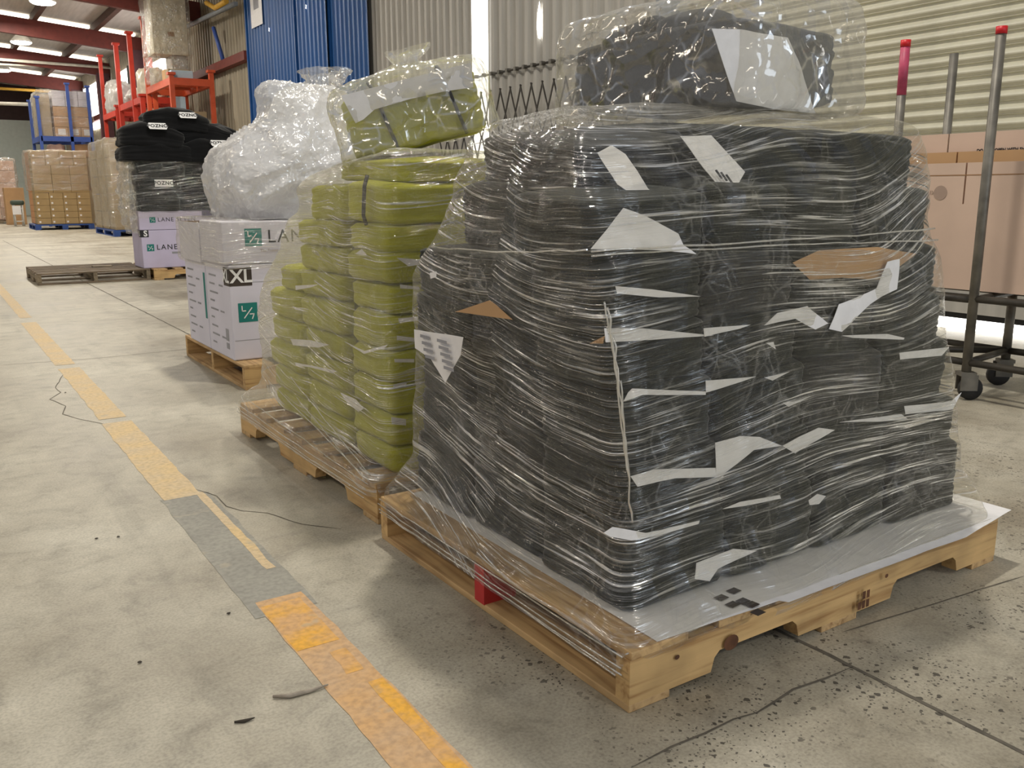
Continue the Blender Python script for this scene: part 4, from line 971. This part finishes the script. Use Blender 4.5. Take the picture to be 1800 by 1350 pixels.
# crumpled film sleeve standing on the left of that stack
film('film_sleeve', [rect(1.90, 1.97, 10.40, 10.75, .50), rect(1.86, 1.97, 10.38, 10.8, .62), rect(1.84, 1.965, 10.38, 10.8, .9), rect(1.86, 1.96, 10.38, 10.8, 1.1), rect(1.86, 1.975, 10.38, 10.8, 1.28)], 'crumpled loose film hanging down the left of the cool-lit white cartons', 'far_film', 90, 8, .2, .03, 66)
def blackpile(x0, x1, y0, y1, z0, z1, lab, seed, tilt=0., patch=None, ptilt=-.55):
    Lx, Ly, H = x1-x0, y1-y0, z1-z0
    me = pile_mesh('garment_bundle', Lx, Ly, H, 2, seed, .03, .16, 10)
    for v in me.vertices:
        x, y, z = v.co; t = z/H
        dome = 1-(2*x/Lx)**2*.55-(2*y/Ly)**2*.18
        v.co.z = z*(.45+.62*max(0, dome)) + .022*t*nz((x, y, 0), 5, seed)+.012*t*abs(nz((x*1.5, y, 0), 13, seed+2))
        v.co.y = y*(1-.10*t)
    o = link('garment_bundle', me, 'black_fabric'); o.location = ((x0+x1)/2, (y0+y1)/2, z0); o.rotation_euler = (0, tilt, random.Random(seed).uniform(-.08, .08))
    tag(o, lab, 'garment bundle', 'loose black garments with white patches')
    if patch:
        q, s, yy = patch
        p = aY(q[0], q[1], yy); nn = V((-.05, -.8, .6)).normalized()
        bm = bmesh.new(); x = V((1, 0, 0)); y = nn.cross(x)
        # elongated hexagonal patch
        bm.faces.new([bm.verts.new(p+nn*.004+x*a*s+y*b*s) for a, b in ((-.5, 0), (-.4, -.2), (.4, -.2), (.5, 0), (.4, .2), (-.4, .2))])
        link('patch', bm_mesh('patch', bm), 'white_print', o); text('POZNO', s*.27, p+nn*.006, x, nn, 'black_print', o, align='CENTER', spacing=1.05, bold=.0015)
    return o
blackpile(1.86, 2.62, 10.3, 10.85, 1.26, 1.45, 'thick black folded garment lowest left in the loose pile', 601)
blackpile(2.40, 3.15, 10.3, 10.85, 1.26, 1.50, 'black folded garment at the right of the loose pile with oval patch', 602, .02, ((385, 252), .20, 10.27))
blackpile(1.88, 2.52, 10.32, 10.85, 1.41, 1.64, 'black folded garment upper left with square white patch', 603, .06, ((277, 222), .21, 10.29))
blackpile(2.45, 3.05, 10.36, 10.85, 1.46, 1.64, 'black folded garment in the middle of the loose pile', 604, .0)
blackpile(2.12, 2.80, 10.36, 10.82, 1.58, 1.80, 'topmost black folded garment with white patch on the loose pile', 605, .05, ((330, 203), .20, 10.33))
blackpile(2.6, 3.3, 10.9, 11.3, 1.48, 1.70, 'black folded garment at the back right of the loose pile', 606, .04)
carton((2.55, 10.95, .123), (3.2, 11.35, 1.47), 'cool_lit_carton', 'tall cool-lit white carton at the back right beneath the loose black garments', group='cool-lit white cartons on the fourth pallet')

# ------------------------------------------------------------------ trolley with flattened cartons
TX, TY = 3.85, 2.2; TX2, TY2 = 4.30, 2.66
tr = empty('trolley', (4.07, 2.43, 0), 'tall steel post trolley on casters carrying flat cardboard by the shutter', 'trolley')
def post(x, y, z0, z1, capm, paint=None):
    p = tube('post', [(x, y, z0), (x, y, z1-.028 if capm else z1)], .0205, 'steel', tr, 16)
    if capm: tube('cap', [(x, y, z1-.03), (x, y, z1)], .0225, capm, p, 16)[('label')] = 'red post cap'
    if paint: tube('paint_band', [(x, y, z1-paint), (x, y, z1-.029)], .0212, 'pink_paint', p, 16)
    return p
post(TX, TY, .13, 1.585, 'red_cap'); post(TX, TY2-.02, .13, 1.59, 'red_cap', .24); post(TX2, TY2+.02, .13, 1.57, None); post(TX2, TY+.07, .13, .47, None)
for a, b in (((TX, TY, .17), (TX, TY2, .17)), ((TX2, TY+.07, .17), (TX2, TY2, .17)), ((TX, TY, .17), (TX2, TY+.07, .17)), ((TX, TY2, .17), (TX2, TY2, .17)), ((TX, TY2, .17), (TX2, TY+.07, .17)),
             ((TX, TY, .45), (TX2, TY+.07, .45)), ((TX, TY, .45), (TX, TY2, .45)), ((TX2, TY+.07, .45), (TX2, TY2, .45)), ((TX, TY2, .45), (TX2, TY2, .45)), ((TX2, TY+.07, .17), (TX2, 1.22, .17)), ((TX2, TY+.07, .45), (TX2, 1.22, .45)), ((TX, TY, .455), (TX, 1.22, .455)), ((TX, 1.22, .455), (TX2, 1.22, .455)), ((TX, 1.22, .17), (TX2, 1.22, .17)), ((TX, TY, .17), (TX, 1.22, .17))):
    tube('rail', [a, b], .016, 'dark_steel', tr, 8)
def caster(x, y, a):
    bm = bmesh.new(); M = Matrix.Translation((x, y, 0)) @ Matrix.Rotation(a, 4, 'Z')
    add_box(bm, (-.035, -.03, .112), (.035, .03, .128), M); add_box(bm, (-.03, -.028, .045), (.045, -.022, .115), M); add_box(bm, (-.03, .022, .045), (.045, .028, .115), M)
    c = link('caster', bm_mesh('caster', bm), 'steel', tr)
    lathe('wheel', [(.012, -.018), (.046, -.018), (.052, -.012), (.052, .012), (.046, .018), (.012, .018)], 'rubber', c, M @ Matrix.Translation((.025, 0, .052)) @ Matrix.Rotation(PI/2, 4, 'X'))
caster(TX, TY, -.6); caster(TX2, TY+.07, 2.4); post(TX, 1.22, .13, 1.585, 'red_cap'); post(TX2, 1.22, .13, 1.57, None); caster(TX, 1.22, .8); caster(TX2, 1.22, 1.9)
caster(TX, TY2, .3); caster(TX2, TY2, 1.2)
# cardboard standing on edge between the posts, long side along y
def flatcarton(x, th, y0, y1, z0, z1, mat, label, slits=(), lean=0.):
    t = empty('flattened_carton', (x, (y0+y1)/2, z0), label, 'cardboard', 'flattened cartons on the trolley')
    segs = [y1]+[s[0] for s in slits]+[y0]; body = None
    bm = bmesh.new(); cuts = sorted(slits, key=lambda s: -s[0])
    # main panel below the flap cuts, then flaps between the cuts
    zc = min([s[1] for s in slits]+[z1])
    add_box(bm, (x, y0, z0), (x+th, y1, zc))
    ys = [y1]+[s[0] for s in cuts]+[y0]
    if zc < z1:
        for a, b in zip(ys, ys[1:]): add_box(bm, (x, b+.004, zc), (x+th, a-.004, z1))
    link('carton_panel', bm_mesh('carton_panel', bm), mat, t)
    return t
k1 = flatcarton(4.16, .012, 1.1, 2.90, .47, 1.185, 'kraft_pink', 'tallest flattened carton standing nearest the shutter on the trolley', ((2.58, 1.02),))
p = aX(1717, 265, 4.16); text('DO NOT OPEN WITH SHARP', .0195, p, lx, ln, 'black_print', k1, bold=.0004)
k2 = flatcarton(4.12, .014, 1.1, 2.85, .47, 1.098, 'kraft_tan', 'middle flattened carton with the orange brown edge on the trolley', ((2.505, 1.0),))
k3 = flatcarton(4.03, .016, 1.1, 2.80, .47, 1.045, 'kraft_pink', 'front flattened carton with round stamp on the trolley', ((2.40, .86), ))
p = aX(1645, 340, 4.03); text('16X12X', .024, aX(1652, 338, 4.03), (0, 1, 0), ln, 'faint_print', k3, align='LEFT', bold=.0004)
q = quad('fold_line', (4.03, 2.0, .99), lx, ln, 1.6, .004, 'kraft_brown', k3, .001)
bm = bmesh.new(); p = aX(1652, 339, 4.03)+V((-.001, -.0, 0)); p = aX(1653, 339, 4.03)+V((-.0015, 0, 0))
bmesh.ops.create_circle(bm, cap_ends=True, radius=.033, segments=28, matrix=Matrix.Translation(p) @ Matrix.Rotation(-PI/2, 4, 'Y')); link('round_stamp', bm_mesh('round_stamp', bm), 'faint_print', k3)
bt = carton((4.21, 1.55, .468), (4.30, 2.25, .70), 'kraft_tan', 'small brown carton at the right edge of the trolley', 'box')
# tan packed carton low behind the trolley, beside the shutter
# ------------------------------------------------------------------ expanding gate by the cladding
gt = empty('expanding_gate', (XW-.2, 8.8, 0), 'dark folding scissor gate standing against the grey cladding', 'gate')
per = .205; n = 16; y0 = 7.0; zt, zbm = 2.05, -.05; hgt = .51
for k in range(n):
    y = y0+k*per
    for s in (0, 1):
        # each bar zigzags down between neighbouring uprights
        pts = []; zz = zt; side = s
        while zz > zbm:
            pts.append((XW-.2-.012*s, y+per*side, zz)); zz -= hgt; side = 1-side
        tube('lattice_bar', pts, .010, 'dark_steel', gt, 5)
# ------------------------------------------------------------------ far stacks
def grid_cartons(x0, cols, y0, dep, zr, mat, gname, lab, dots=None, side=None):
    for r, (z0, z1, nc) in enumerate(zr):
        w = (cols)/nc
        for c in range(nc):
            rr = 'lowest row' if r == 0 else ('top row' if r == len(zr)-1 else ORD[r]+' row up')
            cc = NTH[c]+' from left'
            j = random.Random(r*31+c).uniform(-.006, .006)
            t = carton((x0+w*c+.003, y0+j, z0+.002), (x0+w*(c+1)-.003, y0+dep, z1-.002), mat, '%s, %s, %s' % (lab, rr, cc), group=gname)
            if dots and dots(r, c): quad('sticker', (x0+w*c+.06, y0+j, z0+.06), fx, fn, .045, .045, 'paper', t, .003)
zr = [(.145+.16*k, .145+.16*(k+1), 4) for k in range(5)]+[(.945+.23*k, .945+.23*(k+1), 3) for k in range(3)]+[(1.635+.18*k, 1.635+.18*(k+1), 4) for k in range(2)]
grid_cartons(2.55, 1.30, 26.4, .62, zr, 'kraft', 'kraft cartons on the blue pallet', 'kraft carton on the far blue pallet', lambda r, c: r < 5 or r > 7)
for r, (z0, z1, nc) in enumerate(zr[:5]+[(.945, 1.29, 1), (1.29, 1.635, 1), (1.635, 1.99, 1)]):
    carton((2.55, 27.05, z0+.002), (2.86, 27.9, z1-.002), 'kraft_orange', 'orange brown carton on the left flank of far blue pallet, %s' % (['lowest']+['%s up' % s for s in ORD[1:8]])[r], group='cartons on the flank of the far stack')
def block_pallet(loc, lx_, ly_, label):
    t = empty('pallet', loc, label, 'pallet', 'blue pallets under the far stacks')
    x, y, z = loc
    box('deck', (x, y, .105), (x+lx_, y+ly_, .14), 'blue_pallet', t)
    for a in (0, .5, 1):
        for b in (0, .5, 1):
            bx, by = x+a*(lx_-.14), y+b*(ly_-.14); box('block', (bx, by, .02), (bx+.14, by+.14, .105), 'blue_pallet', t)
        box('runner', (x+a*(lx_-.12), y, 0), (x+a*(lx_-.12)+.12, y+ly_, .02), 'blue_pallet', t)
block_pallet((2.48, 26.35, 0), 1.40, 1.6, 'blue pallet under the far kraft carton stack'); block_pallet((3.50, 21.25, 0), 1.2, 2.4, 'dark blue pallet under the tall wrapped carton stack')
film('stretch_film', [rect(2.50, 3.9, 26.33, 28, 1.0), rect(2.49, 3.9, 26.33, 28, 1.2), rect(2.49, 3.9, 26.33, 28, 1.6), rect(2.5, 3.9, 26.34, 28, 1.98), rect(2.55, 3.85, 26.4, 27.9, 2.02)], 'clear film round the top half of the far kraft stack', 'film_clear', 120, 6, .04, .02, 71)
for r in range(5):
    z0 = .142+.385*r
    carton((3.56, 21.3, z0), (4.6, 22.0, z0+.38), 'kraft_grey', 'grey brown carton in the tall wrapped stack, %s at the near end' % (['lowest']+['%s up' % s for s in ORD[1:5]])[r], group='cartons in the tall wrapped stack')
    carton((3.54, 22.02, z0), (4.6, 22.75, z0+.38), 'kraft_grey', 'grey brown carton in the tall wrapped stack, %s in the middle' % (['lowest']+['%s up' % s for s in ORD[1:5]])[r], group='cartons in the tall wrapped stack')
    if r < 4 or 1: carton((3.52, 22.8, z0), (4.6, 23.6, z0+.37 if r < 4 else z0+.2), 'kraft_grey', 'grey brown carton in the tall wrapped stack, %s at the far end' % (['lowest']+['%s up' % s for s in ORD[1:5]])[r], group='cartons in the tall wrapped stack')
film('stretch_film', [rect(3.50, 4.65, 21.24, 23.66, .2), rect(3.49, 4.65, 21.23, 23.66, .8), rect(3.48, 4.65, 21.22, 23.66, 1.4), rect(3.49, 4.65, 21.23, 23.66, 2.0), rect(3.55, 4.6, 21.3, 23.6, 2.09)], 'clear film round the tall carton stack behind the black garments', 'film_clear', 120, 6, .03, .025, 75)
# pinkish wrapped stack at the far left, tall brown carton and stool
pz = [.12, .5, .88, 1.26, 1.64, 1.95]
for r in range(5):
    for c in range(3):
        carton((1.2+.5*c, 33, pz[r]), (1.69+.5*c, 33.7, pz[r+1]-.01), 'pink_carton', 'pinkish wrapped carton at the far left, %s, %s' % (['lowest row', 'second row up', 'third row up', 'fourth row up', 'top row'][r], NTH[c]+' from left'), group='pinkish cartons at the far left')
pallet((1.15, 32.9, 0), 0, 1.65, 1.0, 'dark pallet beneath the pinkish cartons at the far left', ('grey_wood_x', 'grey_wood_y'), seed=12)
film('stretch_film', [rect(1.15, 2.75, 32.93, 33.8, .15), rect(1.15, 2.75, 32.92, 33.8, .7), rect(1.15, 2.75, 32.92, 33.8, 1.3), rect(1.16, 2.74, 32.93, 33.8, 1.95), rect(1.25, 2.65, 33, 33.7, 2.0)], 'clear film round the pinkish cartons at the far left', 'far_film', 100, 6, .04, .03, 79)
a = aY(13, 385, 31.5); b = aY(41, 330, 31.5)
carton((a.x, 31.5, 0.0), (b.x, 32.1, b.z), 'kraft_tan', 'tall brown carton behind the green topped stool', group=None)
st = aY(30, 390, 30.); tz = aY(30, 352, 30).z; xa, xb = aY(20, 360, 30).x, aY(43, 360, 30).x
sl = empty('stool', ((xa+xb)/2, 30.2, 0), 'white legged stool with dark green seat at the far left', 'stool')
box('seat', (xa, 29.95, tz-.14), (xb, 30.45, tz), 'green_seat', sl, .05)
for x in (xa+.06, xb-.06):
    for y in (30., 30.4): tube('leg', [(x, y, 0), (x, y, tz-.1)], .022, 'white_metal', sl, 6)
for z in (.14, .5): tube('stretcher', [(xa+.06, 30, z), (xb-.06, 30, z)], .016, 'white_metal', sl, 6)
quad('paper_note', ((xa+xb)/2-.05, 29.94, tz-.28), fx, fn, .22, .25, 'paper', sl, .01)
# ------------------------------------------------------------------ blue stacking rack behind
def rack(name, x0, x1, y0, y1, zd, mat, label, posts, bar=.05):
    t = empty(name, ((x0+x1)/2, (y0+y1)/2, 0), label, 'rack')
    for x, y, z0, z1 in posts:
        p = box('post', (x-bar, y-bar, z0), (x+bar, y+bar, z1), mat, t)
        bm = bmesh.new(); add_box(bm, (x-bar*1.7, y-bar*1.7, z1), (x+bar*1.7, y+bar*1.7, z1+.05)); link('post_cup', bm_mesh('post_cup', bm), mat, p)
    for y in (y0, y1): box('beam', (x0, y-.04, zd-.14), (x1, y+.04, zd), mat, t)
    for x in (x0, x1): box('beam', (x-.04, y0, zd-.14), (x+.04, y1, zd), mat, t)
    k = max(2, int((y1-y0)/.45))
    for i in range(1, k):
        y = y0+(y1-y0)*i/k; box('crossbar', (x0, y-.05, zd-.06), (x1, y+.05, zd-.01), mat, t)
    return t
rack('stacking_rack', 3.15, 4.48, 29.3, 31.2, 2.52, 'blue_steel', 'blue steel stacking rack behind the kraft carton stack', [(3.15, 29.3, 0, 3.55), (4.48, 29.3, 0, 3.9), (3.95, 29.3, 0, 3.95), (3.15, 31.2, 0, 3.6), (4.48, 31.2, 0, 3.9)], .04)
gz = 2.53
for r, (z0, h, nc, m, lab) in enumerate(((gz, .26, 3, 'kraft_tan', 'brown carton with white label low on the blue rack'), (gz+.27, .28, 1, 'kraft_tan', 'wide brown carton on the blue rack, lower'), (gz+.56, .27, 1, 'kraft_tan', 'wide brown carton on the blue rack, upper'), (gz+.84, .20, 3, 'white_carton', 'white carton in lower white row on the blue rack'), (gz+1.045, .22, 3, 'white_carton', 'white carton in upper white row on the blue rack'))):
    for c in range(nc):
        w = 1.02/nc
        t = carton((3.56+w*c, 29.5, z0), (3.56+w*(c+1)-.01, 30.3, z0+h), m, lab+('' if nc == 1 else ', %s from left' % NTH[c]), group='cartons on the blue rack')
        if r == 0: quad('label', (3.56+w*(c+.5), 29.5, z0+.13), fx, fn, .2, .17, 'paper', t, .003)
for k in range(2):
    carton((3.2, 29.6+.75*k, gz), (3.5, 30.25+.75*k, gz+1.15), 'kraft_grey', ['tall wrapped carton at the near left end of the blue rack', 'tall wrapped carton at the far left end of the blue rack'][k], group='cartons on the blue rack')
film('stretch_film', [rect(3.17, 4.6, 29.42, 31.1, gz), rect(3.17, 4.6, 29.42, 31.1, gz+.6), rect(3.18, 4.6, 29.42, 31.1, gz+1.2), rect(3.3, 4.5, 29.5, 31, gz+1.27)], 'clear film round the cartons on the blue rack', 'film_clear', 90, 6, .04, .03, 83)
for k, (x0, x1, y, m, h, lab) in enumerate(((3.35, 3.8, 29.5, 'pink_carton', .34, 'pale bundle under the blue rack, left'), (3.95, 4.5, 29.5, 'kraft_tan', .36, 'brown bundle under the blue rack, right'))):
    tag(pile('garment_bundle', (x1-x0, .6, h), None, m, 3, None, ((x0+x1)/2, y+.3, 1.95), (0, 0, 0), 700+k, .3, .04), lab, 'bundle')
    carton((x0-.05, y-.02, .0), (x1+.05, y+.62, 1.94), 'kraft_grey', ['tall carton standing under the left of the blue rack', 'tall carton standing under the right of the blue rack'][k])
# ------------------------------------------------------------------ orange pallet racks along the wall
RX = 4.62
rack('pallet_rack', RX, 5.42, 19.8, 22.0, 3.22, 'orange_paint', 'nearest orange pallet rack against the tan cladding', [(RX, 19.8, 0, 3.27), (5.42, 19.8, 0, 3.36), (RX, 22.0, 0, 4.66), (RX+.1, 21.85, 0, 3.1), (5.42, 22.0, 0, 3.3)], .045)
rack('pallet_rack', RX, 5.40, 22.7, 25.3, 3.10, 'red_orange_paint', 'middle orange pallet rack with tall posts', [(RX, 23.6, 0, 4.58), (RX, 25.3, 0, 4.55), (5.40, 22.7, 0, 3.2), (5.4, 25.25, 0, 4.5), (RX, 22.7, 0, 3.1)], .05)
rack('pallet_rack', RX-.02, 5.3, 25.8, 27.65, 3.02, 'red_orange_paint', 'farthest orange pallet rack beside the bright window', [(RX, 25.8, 0, 3.1), (RX, 27.65, 0, 4.55), (5.3, 25.8, 0, 3.1)], .045)
def lump(x0, x1, y0, y1, z0, z1, mat, label, cat, seed, amp=.05, name='wrapped_bundle', group=None):
    rows = catmull([ring4(rect(x0+.04, x1-.04, y0+.04, y1-.04, z0), 70, .2), ring4(rect(x0, x1, y0, y1, z0+.1), 70, .2), ring4(rect(x0, x1, y0, y1, z1-.15), 70, .2), ring4(rect(x0+.08, x1-.08, y0+.08, y1-.08, z1), 70, .25)], 6)
    o = link(name, loft(name, rows, crum(seed, amp), True, True), mat); return tag(o, label, cat, group)
plain('grey_wrap', (176, 172, 166), .35, var=.25, scale=5); plain('cream_wrap', (206, 196, 176), .4, var=.2, scale=6)
GW = 'film wrapped bundles on the orange racks'
lump(4.62, 5.15, 25.9, 26.7, 3.03, 3.70, 'grey_wrap', 'grey film wrapped bundle on the near end of farthest orange rack', 'bundle', 801, .07, group=GW)
lump(4.64, 5.15, 26.8, 27.5, 3.03, 3.85, 'grey_wrap', 'grey wrapped bundle beside the bright window on the farthest rack', 'bundle', 802, .07, group=GW)
lump(4.66, 5.2, 22.75, 23.4, 3.11, 3.74, 'cream_wrap', 'cream wrapped bundle on the near end of the middle rack', 'bundle', 803, .06, group=GW)
lump(4.66, 5.2, 23.75, 25.1, 3.11, 3.42, 'grey_wrap', 'low grey wrapped bundle on the middle rack', 'bundle', 804, .06, group=GW)
lump(4.72, 5.25, 22.75, 23.5, 1.6, 2.86, 'cream_wrap', 'cream wrapped stack under the middle orange rack', 'bundle', 805, .05, group=GW)
lump(4.70, 5.2, 24.3, 25.2, 1.2, 2.5, 'grey_wrap', 'silver wrapped bundle under the far end of the middle rack', 'bundle', 806, .07, group=GW)
carton((4.68, 22.75, .0), (5.3, 23.55, 1.6), 'kraft_grey', 'tall carton under the cream wrapped stack beneath the middle rack')
carton((4.68, 24.3, .0), (5.3, 25.2, 1.2), 'kraft_grey', 'tall carton under the silver wrapped bundle beneath the middle rack')
for k, (y, w, h, m, lab) in enumerate(((20.40, .27, .22, 'kraft_tan', 'brown carton farthest back of three on the nearest rack deck'), (20.11, .27, .20, 'kraft_grey', 'grey carton in the middle of three on the nearest rack deck'), (19.85, .24, .15, 'blue_paper', 'bluish carton nearest of three on the nearest rack deck'))):
    carton((RX+.02, y, 3.225), (RX+.45, y+w, 3.225+h), m, lab, group='cartons on the nearest orange rack')
carton((4.74, 20.1, 1.3), (5.36, 21.5, 2.60), 'kraft_grey', 'big grey brown carton under the nearest orange rack')
carton((4.74, 20.1, .0), (5.36, 21.5, 1.29), 'kraft', 'brown carton at floor level under the nearest orange rack')
p = aY(317, 184, 20.09)
nl = box('shipping_label', (p.x-.11, 20.086, p.z-.16), (p.x+.11, 20.097, p.z+.16), 'blue_paper'); tag(nl, 'pale blue paper sign on the big carton under the orange rack', 'label')
quad('barcode', (p.x, 20.085, p.z-.1), fx, fn, .13, .06, 'grey_print', nl, .002)
# tall film wrapped stack on the nearest rack
carton((4.92, 20.9, 3.225), (5.22, 21.45, 3.80), 'grey_wrap', 'lower grey carton in the tall wrapped stack on the rack', group='cartons in the tall wrap on the rack')
u_ = carton((4.56, 20.85, 3.805), (5.27, 21.5, 4.95), 'cream_wrap', 'upper cream carton in the tall wrapped stack on the rack', group='cartons in the tall wrap on the rack')
quad('label', (4.93, 20.85, 4.22), fx, fn, .13, .09, 'kraft_brown', u_, .003)
film('stretch_film', [rect(4.50, 5.30, 20.77, 21.55, 3.23), rect(4.49, 5.30, 20.76, 21.55, 3.5), rect(4.49, 5.31, 20.76, 21.55, 3.76), rect(4.46, 5.34, 20.73, 21.56, 3.84), rect(4.49, 5.33, 20.76, 21.56, 4.3), rect(4.48, 5.33, 20.76, 21.56, 4.97), rect(4.6, 5.2, 20.9, 21.4, 5.0)], 'tall hanging clear film round the stack on the nearest orange rack', 'far_film', 110, 6, .04, .03, 91)

# ------------------------------------------------------------------ floor debris
def curved(name, pts, r, mat, label, cat, z=.006):
    o = tube(name, [V((q.x, q.y, z)) for q in P0(*pts)], r, mat, None, 6); return tag(o, label, cat)
curved('wood_splinter', [(480, 1228), (510, 1227), (545, 1218), (577, 1207)], [.0028, .0045, .004, .0015], 'splinter', 'curved grey wood splinter on the floor beside the yellow line', 'splinter', .0045)
curved('wood_splinter', [(412, 1272), (430, 1270), (448, 1264)], [.002, .0035, .001], 'grit', 'small dark splinter on the bare concrete near the curved one', 'splinter', .003)
for k, (x, y, lab) in enumerate(((246, 1166, 'dark pebble on the bare concrete left of the splinter'), (402, 1080, 'small dark grit chip left of the yellow line end'), (208, 945, 'dark fleck on concrete left of the grey repair patch'), (170, 948, 'dark fleck far left of the grey repair patch'), (115, 691, 'dark chip beside the zigzag crack'))):
    p = aZ(x, y, 0); bm = bmesh.new(); bmesh.ops.create_icosphere(bm, subdivisions=2, radius=.0035)
    for v in bm.verts: v.co = V((v.co.x*1.3, v.co.y, v.co.z*.5+.003))*(1+.3*noise.noise(v.co*300+V((k, 0, 0))))+V((p.x, p.y, 0))
    tag(link('grit', bm_mesh('grit', bm), 'grit'), lab, 'grit', 'grit on the floor')

# ------------------------------------------------------------------ light
w = bpy.data.worlds.new('world'); S.world = w; w.use_nodes = True
bg_ = w.node_tree.nodes['Background']; bg_.inputs[0].default_value = (.90, .93, 1.0, 1); bg_.inputs[1].default_value = .24
def area(loc, target, size, power, rgb, shape='DISK', sy2=None):
    l = bpy.data.lights.new('lamp', 'AREA'); l.shape = shape; l.size = size; l.energy = power; l.color = rgb
    if sy2: l.size_y = sy2
    o = bpy.data.objects.new('assumed_area_light', l); COL.objects.link(o); o.location = loc
    o.rotation_euler = (V(target)-V(loc)).to_track_quat('-Z', 'Y').to_euler(); return o
for y in (-4.5, 2.6, 6.4, 10.4, 15, 20, 26, 32, 39):  # assumed overhead lamps, mostly out of view, placed to suit the shadows' direction
    area((2.3, y, 5.2), (2.3, y, 0), .28, 97 if y < 12 else 135, (1., .94, .83))
for y in (-3, 1.5, 6, 10.5, 16, 24, 33):      # assumed, unseen warm lamps, stretched into strips to draw streak glints on the film
    area((-4.2, y, 5.2), (-4.2, y, 0), .3, 55, (1., .88, .70), 'RECTANGLE', 3.2)
# added cool light for assumed daylight from behind the camera; no door is built
area((3.6, -6.0, 2.0), (1.6, 2, .8), 3.2, 85, (.78, .89, 1.), 'RECTANGLE', 2.8)
S.cycles.transparent_max_bounces = 16; S.cycles.max_bounces = 6; S.cycles.diffuse_bounces = 3
S.view_settings.view_transform = 'Standard'; S.view_settings.look = 'None'; S.view_settings.gamma = 1.; S.view_settings.exposure = .34
S.view_settings.use_curve_mapping = False
S.cycles.sample_clamp_indirect = 6.
